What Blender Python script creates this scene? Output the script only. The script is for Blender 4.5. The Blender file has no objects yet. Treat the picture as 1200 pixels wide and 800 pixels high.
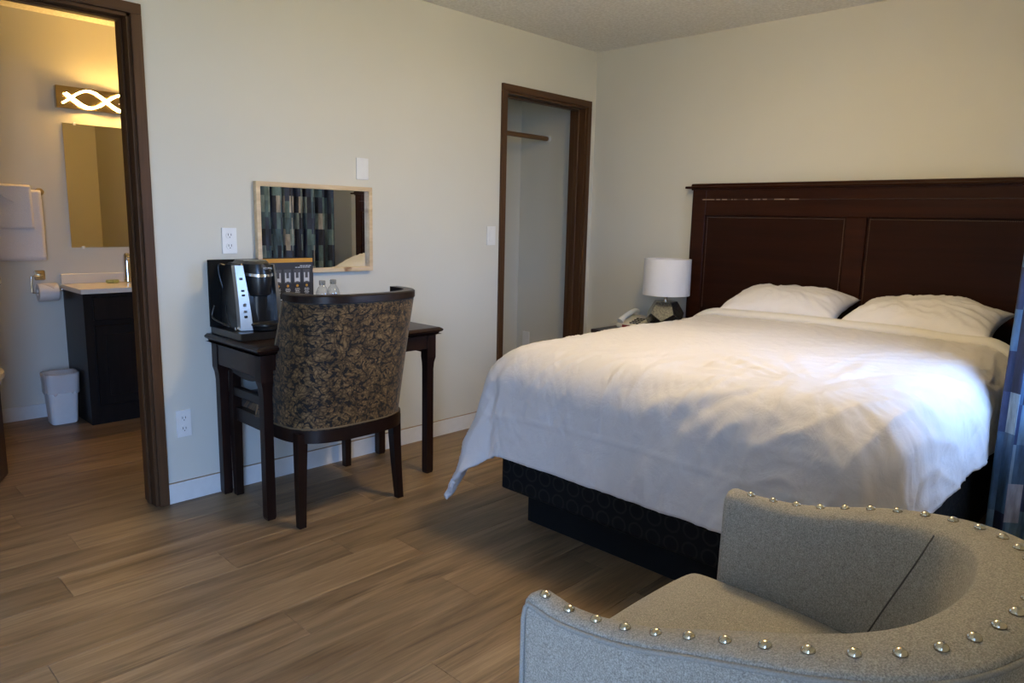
import bpy, bmesh, math, random
import numpy as np
from mathutils import Vector, Matrix, noise

random.seed(7)
C = bpy.context.scene.collection
PI = math.pi

# ------------------------------------------------------------------ camera
FPX = 843.89
YAW, PITCH, ROLL = 0.766804, -0.165878, 0.022663
cam_d = bpy.data.cameras.new('camera')
cam_d.sensor_width = 36.0
cam_d.lens = FPX / 1200 * 36
cam_d.clip_start = 0.02
cam = bpy.data.objects.new('camera', cam_d)
C.objects.link(cam)
f = Vector((math.cos(YAW) * math.cos(PITCH), math.sin(YAW) * math.cos(PITCH), math.sin(PITCH)))
r = Vector((math.sin(YAW), -math.cos(YAW), 0))
u = r.cross(f)
r2 = math.cos(ROLL) * r + math.sin(ROLL) * u
u2 = -math.sin(ROLL) * r + math.cos(ROLL) * u
M = Matrix.Identity(4)
for i in range(3):
    M[i][0], M[i][1], M[i][2] = r2[i], u2[i], -f[i]
M[0][3], M[1][3], M[2][3] = -4.0962, -3.1976, 1.27675
cam.matrix_world = M
bpy.context.scene.camera = cam

# ------------------------------------------------------------------ view, sky, daylight portals
sc = bpy.context.scene
sc.view_settings.view_transform = 'Standard'
sc.view_settings.look = 'None'
sc.view_settings.gamma = 1
sc.view_settings.use_curve_mapping = False
sc.view_settings.exposure = -0.2
world = bpy.data.worlds.new('sky')
sc.world = world
world.use_nodes = True
bg = world.node_tree.nodes['Background']
bg.inputs[0].default_value = (0.30, 0.52, 1.0, 1)
bg.inputs[1].default_value = 21.0
CEIL_LIGHT = 84.0       # unseen ceiling bowl emission, raised for warm fill
VANITY_LIGHT = 140.0     # vanity tubes emission

sun_d = bpy.data.lights.new('sun', 'SUN')
sun_d.energy = 18.0
sun_d.angle = 0.01
sun_d.color = (1.0, 0.82, 0.50)
sun = bpy.data.objects.new('sun', sun_d)
C.objects.link(sun)
sun.rotation_euler = Vector((-0.70, -0.12, -0.70)).to_track_quat('-Z', 'Y').to_euler()   # along the front of the building, onto the forecourt


def portal(name, loc, sx, sy):
    d = bpy.data.lights.new(name, 'AREA')
    d.shape = 'RECTANGLE'
    d.size, d.size_y = sx, sy
    d.cycles.is_portal = True
    o = bpy.data.objects.new(name, d)
    C.objects.link(o)
    o.location = loc
    o.rotation_euler = (PI / 2, 0, 0)      # faces +y, into the room
    return o


WIN = (-1.70, -0.45, 0.75, 1.95)
YW = -3.02                         # the window part of the front wall stands forward of the entrance part     # window opening in wall_front
ENT = (-5.15, -4.08, 0.0, 2.05)    # entrance door opening in wall_front
portal('window_daylight_portal', ((WIN[0] + WIN[1]) / 2, YW - 0.17, (WIN[2] + WIN[3]) / 2), WIN[1] - WIN[0], WIN[3] - WIN[2])
portal('entrance_daylight_portal', ((ENT[0] + ENT[1]) / 2, -3.47, 1.02), ENT[1] - ENT[0], 2.05)


# ------------------------------------------------------------------ materials
class N:
    def __init__(self, name):
        self.m = bpy.data.materials.new(name)
        self.m.use_nodes = True
        self.t = self.m.node_tree
        self.b = self.t.nodes['Principled BSDF']

    def new(self, kind, **kw):
        n = self.t.nodes.new(kind)
        for k, v in kw.items():
            setattr(n, k, v)
        return n

    def link(self, a, b):
        self.t.links.new(a, b)

    def set(self, node, **kw):
        for k, v in kw.items():
            node.inputs[k.replace('_', ' ')].default_value = v

    def coords(self, kind='Object', scale=(1, 1, 1), rot=(0, 0, 0)):
        tc = self.new('ShaderNodeTexCoord')
        mp = self.new('ShaderNodeMapping')
        mp.inputs['Scale'].default_value = scale
        mp.inputs['Rotation'].default_value = rot
        self.link(tc.outputs[kind], mp.inputs['Vector'])
        return mp.outputs['Vector']

    def noise(self, vec, scale, detail=4, rough=0.55, dist=0.0):
        n = self.new('ShaderNodeTexNoise')
        n.inputs['Scale'].default_value = scale
        n.inputs['Detail'].default_value = detail
        n.inputs['Roughness'].default_value = rough
        n.inputs['Distortion'].default_value = dist
        if vec is not None:
            self.link(vec, n.inputs['Vector'])
        return n.outputs['Fac']

    def ramp(self, fac, stops, interp='LINEAR'):
        n = self.new('ShaderNodeValToRGB')
        e = n.color_ramp
        e.interpolation = interp
        while len(e.elements) < len(stops):
            e.elements.new(0.5)
        for el, (p, c) in zip(e.elements, stops):
            el.position = p
            el.color = (*c, 1) if len(c) == 3 else c
        self.link(fac, n.inputs['Fac'])
        return n.outputs['Color']

    def mix(self, fac, a, b, mode='MIX'):
        n = self.new('ShaderNodeMix', data_type='RGBA', blend_type=mode)
        for s, v in ((n.inputs[0], fac), (n.inputs[6], a), (n.inputs[7], b)):
            if hasattr(v, 'is_output'):
                self.link(v, s)
            elif isinstance(v, (int, float)):
                s.default_value = v
            else:
                s.default_value = (*v, 1)
        return n.outputs[2]

    def math(self, op, a, b=None):
        n = self.new('ShaderNodeMath', operation=op)
        for i, v in enumerate((a, b)):
            if v is None:
                continue
            if hasattr(v, 'is_output'):
                self.link(v, n.inputs[i])
            else:
                n.inputs[i].default_value = v
        return n.outputs[0]

    def bump(self, h, strength=0.2, dist=0.01):
        n = self.new('ShaderNodeBump')
        n.inputs['Strength'].default_value = strength
        n.inputs['Distance'].default_value = dist
        self.link(h, n.inputs['Height'])
        self.link(n.outputs['Normal'], self.b.inputs['Normal'])

    def base(self, c):
        if hasattr(c, 'is_output'):
            self.link(c, self.b.inputs['Base Color'])
        else:
            self.b.inputs['Base Color'].default_value = (*c, 1)


def plain(name, col, rough=0.5, metal=0.0, var=0.06, scale=30, bump=0.0, spec=0.5, coat=0.0):
    n = N(name)
    v = n.coords()
    fac = n.noise(v, scale)
    lo = tuple(c * (1 - var) for c in col)
    hi = tuple(min(1, c * (1 + var)) for c in col)
    n.base(n.ramp(fac, [(0.3, lo), (0.7, hi)]))
    n.b.inputs['Roughness'].default_value = rough
    n.b.inputs['Metallic'].default_value = metal
    n.b.inputs['Specular IOR Level'].default_value = spec
    n.b.inputs['Coat Weight'].default_value = coat
    if bump:
        n.bump(fac, bump, 0.002)
    return n.m


def wood(name, dark, light, axis='x', rough=0.35, coat=0.0, fine=1.0, bump=0.06, spec=0.35):
    n = N(name)
    sc_ = {'x': (2, 40, 40), 'y': (40, 2, 40), 'z': (40, 40, 2)}[axis]
    v = n.coords(scale=tuple(s * fine for s in sc_))
    a = n.noise(v, 1.0, 5, 0.6, 0.4)
    n.base(n.ramp(a, [(0.25, dark), (0.75, light)]))
    n.b.inputs['Roughness'].default_value = rough
    n.b.inputs['Coat Weight'].default_value = coat
    n.b.inputs['Coat Roughness'].default_value = 0.25
    n.b.inputs['Specular IOR Level'].default_value = spec
    n.bump(a, bump, 0.002)
    return n.m


def emit(name, col, strength):
    n = N(name)
    n.base(col)
    n.b.inputs['Emission Color'].default_value = (*col, 1)
    n.b.inputs['Emission Strength'].default_value = strength
    return n.m


def wall_mat(name, col):
    n = N(name)
    v = n.coords()
    fac = n.noise(v, 1.3, 3)
    n.base(n.ramp(fac, [(0.3, tuple(c * 0.975 for c in col)), (0.7, tuple(c * 1.02 for c in col))]))
    n.b.inputs['Roughness'].default_value = 0.55
    n.b.inputs['Specular IOR Level'].default_value = 0.3
    n.bump(n.noise(v, 180, 3), 0.07, 0.002)
    return n.m


MW = wall_mat('wall_paint', (0.665, 0.65, 0.575))


def ceiling_mat():
    n = N('popcorn_ceiling')
    v = n.coords()
    vo = n.new('ShaderNodeTexVoronoi', feature='SMOOTH_F1')
    vo.inputs['Scale'].default_value = 70
    n.link(v, vo.inputs['Vector'])
    a = n.noise(v, 45, 5, 0.65)
    h = n.math('SUBTRACT', a, n.math('MULTIPLY', vo.outputs['Distance'], 0.7))
    n.base(n.ramp(h, [(0.05, (0.74, 0.715, 0.66)), (0.45, (0.87, 0.85, 0.80))]))
    n.b.inputs['Roughness'].default_value = 0.9
    n.bump(h, 0.55, 0.010)
    return n.m


MCEIL = ceiling_mat()


def plank_mat():
    n = N('vinyl_plank')
    oi = n.new('ShaderNodeObjectInfo')
    tc = n.new('ShaderNodeTexCoord')
    geo = n.new('ShaderNodeNewGeometry')
    add = n.new('ShaderNodeVectorMath', operation='ADD')
    comb = n.new('ShaderNodeCombineXYZ')
    rnd = oi.outputs['Random']
    n.link(n.math('MULTIPLY', rnd, 37.0), comb.inputs[0])
    n.link(n.math('MULTIPLY', rnd, 91.0), comb.inputs[2])
    n.link(geo.outputs['Position'], add.inputs[0])
    n.link(comb.outputs[0], add.inputs[1])
    mp = n.new('ShaderNodeMapping')
    mp.inputs['Scale'].default_value = (1.6, 17, 1)
    n.link(add.outputs[0], mp.inputs['Vector'])
    g1 = n.noise(mp.outputs[0], 1.0, 6, 0.6, 0.6)          # broad cathedral grain
    mp2 = n.new('ShaderNodeMapping')
    mp2.inputs['Scale'].default_value = (5, 130, 1)
    n.link(add.outputs[0], mp2.inputs['Vector'])
    g2 = n.noise(mp2.outputs[0], 1.0, 4, 0.6, 0.3)         # fine streaks
    mp3 = n.new('ShaderNodeMapping')
    mp3.inputs['Scale'].default_value = (2.2, 9, 1)
    n.link(add.outputs[0], mp3.inputs['Vector'])
    g3 = n.noise(mp3.outputs[0], 1.0, 3, 0.5, 0.3)
    c = n.ramp(g1, [(0.30, (0.085, 0.052, 0.026)), (0.45, (0.20, 0.132, 0.073)), (0.60, (0.285, 0.195, 0.113)), (0.8, (0.345, 0.245, 0.148))])
    c = n.mix(n.math('MULTIPLY', g2, 0.55), c, n.ramp(g2, [(0.35, (0.115, 0.072, 0.040)), (0.65, (0.37, 0.265, 0.16))]))
    c = n.mix(0.55, c, n.ramp(g3, [(0.36, (0.36, 0.33, 0.30)), (0.52, (0.5, 0.5, 0.5)), (0.7, (0.56, 0.56, 0.55))]), 'OVERLAY')
    tone = n.ramp(rnd, [(0.0, (0.80, 0.79, 0.78)), (0.5, (0.97, 0.96, 0.95)), (1.0, (1.14, 1.12, 1.08))])
    c = n.mix(1.0, c, tone, 'MULTIPLY')
    n.base(c)
    n.link(n.ramp(g2, [(0.2, (0.38,) * 3), (0.8, (0.52,) * 3)]), n.b.inputs['Roughness'])
    n.b.inputs['Specular IOR Level'].default_value = 0.34
    n.bump(g2, 0.10, 0.002)
    return n.m


MPLANK = plank_mat()
MCASE = wood('dark_stained_casing', (0.058, 0.027, 0.012), (0.100, 0.049, 0.023), 'z', 0.42, 0.0, spec=0.22)
MCASEX = wood('dark_stained_casing_head', (0.058, 0.027, 0.012), (0.100, 0.049, 0.023), 'x', 0.42, 0.0, spec=0.22)
MBASE = plain('white_baseboard_paint', (0.74, 0.73, 0.70), 0.45, var=0.03)
MTAN = plain('tan_edge', (0.42, 0.30, 0.19), 0.6)
MHEAD = wood('headboard_mahogany', (0.016, 0.0048, 0.0022), (0.036, 0.011, 0.005), 'y', 0.32, 0.0, 0.7, spec=0.12)
MHEADP = wood('headboard_panel_mahogany', (0.013, 0.0042, 0.002), (0.026, 0.0085, 0.0042), 'y', 0.36, 0.0, 0.7, spec=0.10)
MBEAD = plain('headboard_bead', (0.10, 0.055, 0.035), 0.35)
MDESK = wood('espresso_desk_wood', (0.011, 0.0042, 0.003), (0.024, 0.009, 0.006), 'x', 0.32, 0.05, spec=0.3)
MCHW = wood('espresso_chair_wood', (0.008, 0.0040, 0.003), (0.017, 0.0072, 0.005), 'z', 0.34, 0.0, spec=0.3)
MBLK = plain('black_plastic', (0.012, 0.012, 0.013), 0.28, var=0.1)
MBLKM = plain('matte_black', (0.009, 0.009, 0.009), 0.7, var=0.1, spec=0.12)
MSILV = plain('brushed_silver', (0.38, 0.38, 0.38), 0.38, 1.0, var=0.03)
MCHROME = plain('chrome', (0.80, 0.79, 0.77), 0.10, 1.0, var=0.02)
MBRASS = plain('satin_brass_chrome', (0.72, 0.62, 0.45), 0.2, 1.0, var=0.03)
MNAIL = plain('antique_nickel_nail', (0.62, 0.56, 0.44), 0.2, 1.0, var=0.05)
MWPL = plain('white_plastic', (0.80, 0.80, 0.78), 0.35, var=0.02)
MSLOT = plain('dark_slot', (0.04, 0.04, 0.04), 0.5)
MPINE = None


def pine_mat():
    n = N('pale_pine')
    v = n.coords(scale=(5, 30, 30))
    a = n.noise(v, 1.0, 4, 0.6, 0.5)
    k = n.noise(n.coords(scale=(9, 9, 9)), 1.0, 2)
    c = n.ramp(a, [(0.3, (0.56, 0.40, 0.22)), (0.7, (0.74, 0.58, 0.37))])
    n.base(n.mix(n.ramp(k, [(0.66, (0, 0, 0)), (0.74, (1, 1, 1))]), c, (0.30, 0.15, 0.06)))
    n.b.inputs['Roughness'].default_value = 0.45
    return n.m


MPINE = pine_mat()


def mirror_mat():
    n = N('mirror_silver')
    n.base((0.88, 0.89, 0.88))
    n.b.inputs['Metallic'].default_value = 1.0
    n.b.inputs['Roughness'].default_value = 0.01
    return n.m


MMIR = mirror_mat()


def damask_mat():
    n = N('brown_leaf_damask')
    v0 = n.coords('UV', scale=(1, 1, 1))
    # warp
    nz = n.new('ShaderNodeTexNoise')
    nz.inputs['Scale'].default_value = 16
    nz.inputs['Detail'].default_value = 2
    n.link(v0, nz.inputs['Vector'])
    sub = n.new('ShaderNodeVectorMath', operation='SUBTRACT')
    n.link(nz.outputs['Color'], sub.inputs[0])
    sub.inputs[1].default_value = (0.5, 0.5, 0.5)
    scl = n.new('ShaderNodeVectorMath', operation='SCALE')
    n.link(sub.outputs[0], scl.inputs[0])
    scl.inputs['Scale'].default_value = 0.085
    add = n.new('ShaderNodeVectorMath', operation='ADD')
    n.link(v0, add.inputs[0])
    n.link(scl.outputs[0], add.inputs[1])
    w = add.outputs[0]
    vo = n.new('ShaderNodeTexVoronoi', feature='DISTANCE_TO_EDGE')
    vo.inputs['Scale'].default_value = 26
    n.link(w, vo.inputs['Vector'])
    vb = n.new('ShaderNodeTexVoronoi', feature='DISTANCE_TO_EDGE')
    vb.inputs['Scale'].default_value = 62
    n.link(w, vb.inputs['Vector'])
    vc = n.new('ShaderNodeTexVoronoi', feature='F1')
    vc.inputs['Scale'].default_value = 26
    n.link(w, vc.inputs['Vector'])
    patch = n.noise(v0, 55, 2)
    leaf = n.ramp(vb.outputs['Distance'], [(0.0, (0.032, 0.018, 0.007)), (0.08, (0.115, 0.070, 0.030)), (0.32, (0.205, 0.130, 0.058))])
    shade = n.ramp(vc.outputs['Distance'], [(0.1, (1.1, 1.08, 1.04)), (0.7, (0.55, 0.52, 0.48))])
    leaf = n.mix(1.0, leaf, shade, 'MULTIPLY')
    gap = n.math('MULTIPLY', n.ramp(vo.outputs['Distance'], [(0.07, (1, 1, 1)), (0.12, (0, 0, 0))]),
                 n.ramp(patch, [(0.47, (0, 0, 0)), (0.51, (1, 1, 1))]))
    n.base(n.mix(gap, leaf, (0.006, 0.005, 0.005)))
    n.b.inputs['Roughness'].default_value = 0.6
    n.b.inputs['Sheen Weight'].default_value = 0.15
    n.bump(vb.outputs['Distance'], 0.25, 0.003)
    return n.m


MDAM = damask_mat()
MDAM.node_tree.nodes['Principled BSDF'].inputs['Specular IOR Level'].default_value = 0.2


def tweed_mat():
    n = N('grey_tweed')
    v = n.coords()
    a = n.noise(v, 420, 2, 0.7)
    b = n.noise(v, 130, 3, 0.6)
    c = n.ramp(a, [(0.34, (0.15, 0.134, 0.105)), (0.5, (0.30, 0.27, 0.22)), (0.66, (0.50, 0.46, 0.385))])
    n.base(n.mix(0.35, c, n.ramp(b, [(0.35, (0.23, 0.207, 0.168)), (0.65, (0.38, 0.343, 0.28))])))
    n.b.inputs['Roughness'].default_value = 0.85
    n.b.inputs['Sheen Weight'].default_value = 0.12
    n.bump(a, 0.45, 0.002)
    return n.m


MTWEED = tweed_mat()
MSEAM = plain('dark_seam', (0.10, 0.088, 0.07), 0.9)
MPIPE = plain('grey_welt', (0.27, 0.25, 0.215), 0.85, var=0.2, scale=400)


def cloth_mat(name, col, wr=0.25, rough=0.75):
    n = N(name)
    v = n.coords()
    a = n.noise(v, 9, 5, 0.6, 1.2)
    b = n.noise(n.coords(scale=(14, 40, 20), rot=(0, 0, 0.7)), 1.0, 4, 0.6, 0.8)
    n.base(n.ramp(a, [(0.3, tuple(c * 0.97 for c in col)), (0.7, col)]))
    n.b.inputs['Roughness'].default_value = rough
    n.b.inputs['Sheen Weight'].default_value = 0.1
    n.bump(n.math('ADD', a, n.math('MULTIPLY', b, 0.5)), wr, 0.012)
    return n.m


MDUV = cloth_mat('white_duvet_cotton', (0.615, 0.585, 0.575), 0.36)
MFOLD = cloth_mat('cream_sheet_cotton', (0.69, 0.66, 0.61), 0.25)
MPIL = cloth_mat('white_pillow_cotton', (0.72, 0.70, 0.71), 0.25)
MTOW = plain('white_terry', (0.76, 0.73, 0.72), 0.95, var=0.06, scale=250, bump=0.5)
MPAPER = plain('white_tissue', (0.80, 0.77, 0.73), 0.9, var=0.02)


def box_spring_mat():
    n = N('black_ticking')
    v = n.coords('UV', scale=(14, 14, 14))
    vo = n.new('ShaderNodeTexVoronoi', feature='F1')
    vo.inputs['Randomness'].default_value = 0.0
    vo.inputs['Scale'].default_value = 1.0
    n.link(v, vo.inputs['Vector'])
    ring = n.ramp(vo.outputs['Distance'], [(0.30, (0, 0, 0)), (0.36, (1, 1, 1)), (0.40, (1, 1, 1)), (0.46, (0, 0, 0))])
    n.base(n.mix(ring, (0.0075, 0.0075, 0.0080), (0.019, 0.018, 0.016)))
    n.b.inputs['Specular IOR Level'].default_value = 0.12
    n.b.inputs['Roughness'].default_value = 0.8
    return n.m


MTICK = box_spring_mat()


def curtain_mat():
    n = N('blue_dash_curtain')
    tc = n.new('ShaderNodeTexCoord')
    sep = n.new('ShaderNodeSeparateXYZ')
    n.link(tc.outputs['UV'], sep.inputs[0])
    uu, vv = sep.outputs[0], sep.outputs[1]
    col = n.math('FLOOR', n.math('DIVIDE', uu, 0.042))
    wn = n.new('ShaderNodeTexWhiteNoise', noise_dimensions='1D')
    n.link(col, wn.inputs['W'])
    off = n.math('MULTIPLY', n.math('GREATER_THAN', wn.outputs['Value'], 0.6), 0.045)
    row = n.math('FLOOR', n.math('DIVIDE', n.math('ADD', vv, off), 0.145))
    cb = n.new('ShaderNodeCombineXYZ')
    n.link(col, cb.inputs[0])
    n.link(row, cb.inputs[1])
    w2 = n.new('ShaderNodeTexWhiteNoise', noise_dimensions='2D')
    n.link(cb.outputs[0], w2.inputs['Vector'])
    c = n.ramp(w2.outputs['Value'], [(0.0, (0.012, 0.020, 0.055)), (0.22, (0.022, 0.040, 0.11)), (0.42, (0.045, 0.095, 0.17)),
                                    (0.6, (0.085, 0.155, 0.23)), (0.78, (0.16, 0.235, 0.31)), (0.92, (0.30, 0.31, 0.38))], 'CONSTANT')
    st = n.noise(n.coords('UV', scale=(26, 5, 1)), 1.0, 4, 0.6)
    c = n.mix(0.8, c, n.ramp(st, [(0.3, (0.15,) * 3), (0.5, (0.5,) * 3), (0.7, (0.85,) * 3)]), 'OVERLAY')
    n.base(c)
    n.b.inputs['Roughness'].default_value = 0.8
    th = n.noise(n.coords('UV', scale=(60, 420, 1)), 1.0, 2)
    n.bump(th, 0.2, 0.002)
    return n.m


MCUR = curtain_mat()


def clear_mat(name, tint=(1, 1, 1), gloss=0.08):
    n = N(name)
    tr = n.new('ShaderNodeBsdfTransparent')
    tr.inputs[0].default_value = (*tint, 1)
    gl = n.new('ShaderNodeBsdfGlossy')
    gl.inputs['Roughness'].default_value = 0.04
    lw = n.new('ShaderNodeLayerWeight')
    lw.inputs['Blend'].default_value = 0.35
    mx = n.new('ShaderNodeMixShader')
    n.link(n.math('ADD', n.math('MULTIPLY', lw.outputs['Facing'], 0.45), gloss), mx.inputs[0])
    n.link(tr.outputs[0], mx.inputs[1])
    n.link(gl.outputs[0], mx.inputs[2])
    n.link(mx.outputs[0], n.t.nodes['Material Output'].inputs['Surface'])
    return n.m


MCLEAR = clear_mat('clear_plastic', (0.93, 0.95, 0.97))
MPANE = clear_mat('window_glass', (0.97, 0.98, 0.98), 0.03)


def mercury_mat():
    n = N('mercury_glass')
    v = n.coords()
    a = n.noise(v, 110, 4, 0.7)
    n.base(n.ramp(a, [(0.35, (0.16, 0.17, 0.155)), (0.52, (0.30, 0.30, 0.275)), (0.7, (0.45, 0.445, 0.41))]))
    n.b.inputs['Metallic'].default_value = 0.9
    n.b.inputs['Roughness'].default_value = 0.2
    n.bump(a, 0.08, 0.002)
    return n.m


MMERC = mercury_mat()
MSHADE = plain('white_linen_shade', (0.80, 0.79, 0.80), 0.85, var=0.02, scale=200)


# ------------------------------------------------------------------ mesh helpers
def box(bm, x0, x1, y0, y1, z0, z1, bev=0.0, seg=1):
    x0, x1 = min(x0, x1), max(x0, x1)
    y0, y1 = min(y0, y1), max(y0, y1)
    z0, z1 = min(z0, z1), max(z0, z1)
    vs = [bm.verts.new((x, y, z)) for x in (x0, x1) for y in (y0, y1) for z in (z0, z1)]
    q = [(0, 1, 3, 2), (4, 6, 7, 5), (0, 4, 5, 1), (2, 3, 7, 6), (0, 2, 6, 4), (1, 5, 7, 3)]
    fs = [bm.faces.new([vs[i] for i in k]) for k in q]
    if bev > 0:
        es = list({e for fc in fs for e in fc.edges})
        bmesh.ops.bevel(bm, geom=es, offset=bev, segments=seg, profile=0.7, affect='EDGES')
    return vs


def frustum(bm, c0, s0, c1, s1, bev=0.0):
    """square-section post from (centre, (wx, wy)) to (centre, (wx, wy))"""
    vs = []
    for c, s in ((c0, s0), (c1, s1)):
        for dx, dy in ((-1, -1), (1, -1), (1, 1), (-1, 1)):
            vs.append(bm.verts.new((c[0] + dx * s[0] / 2, c[1] + dy * s[1] / 2, c[2])))
    fs = [bm.faces.new(vs[3::-1]), bm.faces.new(vs[4:])]
    for i in range(4):
        j = (i + 1) % 4
        fs.append(bm.faces.new((vs[i], vs[j], vs[4 + j], vs[4 + i])))
    if bev:
        es = list({e for fc in fs for e in fc.edges})
        bmesh.ops.bevel(bm, geom=es, offset=bev, segments=1, affect='EDGES')


def ring_loft(bm, rings, close=True, cap=True):
    """rings: list of lists of points (same count)"""
    rv = [[bm.verts.new(p) for p in rg] for rg in rings]
    n = len(rv[0])
    for a, b in zip(rv, rv[1:]):
        for i in range(n if close else n - 1):
            j = (i + 1) % n
            bm.faces.new((a[i], a[j], b[j], b[i]))
    if cap:
        bm.faces.new(rv[0][::-1])
        bm.faces.new(rv[-1])
    return rv


def tube(bm, pts, rad, n=8, cap=True):
    pts = [Vector(p) for p in pts]
    rings = []
    t = (pts[1] - pts[0]).normalized()
    a = t.orthogonal().normalized()
    for i, p in enumerate(pts):
        if i == 0:
            t = (pts[1] - pts[0]).normalized()
        elif i == len(pts) - 1:
            t = (pts[-1] - pts[-2]).normalized()
        else:
            t = ((pts[i + 1] - p).normalized() + (p - pts[i - 1]).normalized())
            t = t.normalized() if t.length > 1e-6 else (pts[i + 1] - p).normalized()
        a = (a - t * a.dot(t))
        a = a.normalized() if a.length > 1e-6 else t.orthogonal().normalized()
        b = t.cross(a)
        rr = rad[i] if isinstance(rad, (list, tuple)) else rad
        rings.append([p + (a * math.cos(2 * PI * k / n) + b * math.sin(2 * PI * k / n)) * rr for k in range(n)])
    ring_loft(bm, rings, True, cap)


def lathe(bm, prof, cx, cy, n=32, cap=True, sq=None):
    rings = []
    for rr, z in prof:
        ring = []
        for k in range(n):
            th = 2 * PI * k / n
            c, s = math.cos(th), math.sin(th)
            if sq:       # rounded rectangle
                e = 2 / sq[2]
                c = math.copysign(abs(c) ** e, c) * sq[0]
                s = math.copysign(abs(s) ** e, s) * sq[1]
            ring.append((cx + rr * c, cy + rr * s, z))
        rings.append(ring)
    ring_loft(bm, rings, True, cap)


def smooth_path(pts, n=8):
    pts = [Vector(p) for p in pts]
    out = []
    for i in range(len(pts) - 1):
        p0 = pts[max(i - 1, 0)]
        p1, p2 = pts[i], pts[i + 1]
        p3 = pts[min(i + 2, len(pts) - 1)]
        for k in range(n):
            t = k / n
            out.append(0.5 * ((2 * p1) + (p2 - p0) * t + (2 * p0 - 5 * p1 + 4 * p2 - p3) * t * t + (3 * p1 - p0 - 3 * p2 + p3) * t ** 3))
    out.append(pts[-1])
    return out


def mesh_from(name, bm, mat, origin=(0, 0, 0), smooth=False, angle=None):
    bmesh.ops.recalc_face_normals(bm, faces=bm.faces[:])
    bmesh.ops.translate(bm, verts=bm.verts[:], vec=-Vector(origin))
    if smooth:
        for fc in bm.faces:
            fc.smooth = True
        if angle is not None:
            for e in bm.edges:
                if len(e.link_faces) == 2 and e.calc_face_angle(0) > angle:
                    e.smooth = False
    me = bpy.data.meshes.new(name)
    bm.to_mesh(me)
    bm.free()
    if mat:
        me.materials.append(mat)
    return me


def part(name, bm, mat, root, parent=None, smooth=False, angle=0.7, label=None):
    """a part in world coordinates, child of root (or of a part of root)"""
    me = mesh_from(name, bm, mat, root.location, smooth, angle)
    o = bpy.data.objects.new(name, me)
    C.objects.link(o)
    o.parent = parent or root
    if label:
        o['label'] = label
    return o


def tag(o, label, cat, group=None):
    o['label'] = label
    o['category'] = cat
    if group:
        o['group'] = group
    return o


def thing(name, label, cat, loc, group=None):
    o = bpy.data.objects.new(name, None)
    o.empty_display_size = 0.1
    C.objects.link(o)
    o.location = loc
    return tag(o, label, cat, group)


def single(name, bm, mat, label, cat, loc, group=None, smooth=False, angle=0.7):
    me = mesh_from(name, bm, mat, loc, smooth, angle)
    o = bpy.data.objects.new(name, me)
    C.objects.link(o)
    o.location = loc
    return tag(o, label, cat, group)


def struct(name, bm, mat, parent=None, smooth=False):
    me = mesh_from(name, bm, mat, (0, 0, 0), smooth, 0.6)
    o = bpy.data.objects.new(name, me)
    C.objects.link(o)
    if parent:
        o.parent = parent
    else:
        o['kind'] = 'structure'
    return o


def bmn():
    return bmesh.new()


def boxes(*bs):
    bm = bmn()
    for b in bs:
        box(bm, *b)
    return bm


def add_uv(o, fn):
    me = o.data
    uv = me.uv_layers.new(name='UVMap')
    for lp in me.loops:
        uv.data[lp.index].uv = fn(me.vertices[lp.vertex_index].co)


def text_mesh(name, s, size, mat, origin, xdir, zdir, root, parent=None):
    cu = bpy.data.curves.new('t', 'FONT')
    cu.body = s
    cu.size = size
    cu.align_x = 'CENTER'
    cu.align_y = 'CENTER'
    cu.extrude = 0.0004
    to = bpy.data.objects.new('t', cu)
    C.objects.link(to)
    bpy.context.view_layer.update()
    me = bpy.data.meshes.new_from_object(to.evaluated_get(bpy.context.evaluated_depsgraph_get()))
    bpy.data.objects.remove(to)
    xd, zd = Vector(xdir).normalized(), Vector(zdir).normalized()
    nd = xd.cross(zd)
    o0 = Vector(origin) - root.location
    for v in me.vertices:
        v.co = o0 + xd * v.co.x + zd * v.co.y + nd * v.co.z
    me.name = name
    me.materials.clear()
    me.materials.append(mat)
    o = bpy.data.objects.new(name, me)
    C.objects.link(o)
    o.parent = parent or root
    return o


# ------------------------------------------------------------------ the setting
H = 2.42
BX0, BX1 = -3.79, -2.998      # bathroom door opening
CX0, CX1 = -0.878, -0.100     # closet opening
OZ = 2.047
XL, YF, YB = -5.3, -3.3, 1.94

sub = struct('floor', boxes((XL - .15, 0.15, YF - .2, YB + .12, -0.10, -0.004)), plain('subfloor', (0.03, 0.022, 0.016), 0.9))
PW, PL = 0.185, 1.22
pm = {}
row = 0
y = -0.043
rows = []
while y < YB:
    y += PW
while y > YF - .15:
    rows.append(y)
    y -= PW
known = {-0.043: -3.367, -1.153: -3.037, -0.968: -3.655}
for yy in rows:       # yy = far edge of the row
    st = None
    for k, v in known.items():
        if abs(yy - k) < 0.02:
            st = v
    if st is None:
        st = random.uniform(-4, -2.8)
    xs = st
    while xs > XL - .1:
        xs -= PL
    while xs < 0.0:
        x0, x1 = max(xs, XL), min(xs + PL, 0.0)
        ya, yb = max(yy - PW, YF - .15), min(yy, YB)
        xs += PL
        if x1 - x0 < 0.03 or yb - ya < 0.02:
            continue
        if ya > 0.75 and (x0 > -1.94 or x1 < -4.3):
            continue
        g = 0.0006
        key = (round(x1 - x0, 3), round(yb - ya, 3))
        if key not in pm:
            b = bmn()
            box(b, -key[0] / 2 + g, key[0] / 2 - g, -key[1] / 2 + g, key[1] / 2 - g, -0.004, 0.0, 0.0008)
            pm[key] = mesh_from('plank', b, MPLANK)
        p = bpy.data.objects.new('plank', pm[key])
        C.objects.link(p)
        p.location = ((x0 + x1) / 2, (ya + yb) / 2, 0)
        p.parent = sub

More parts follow.
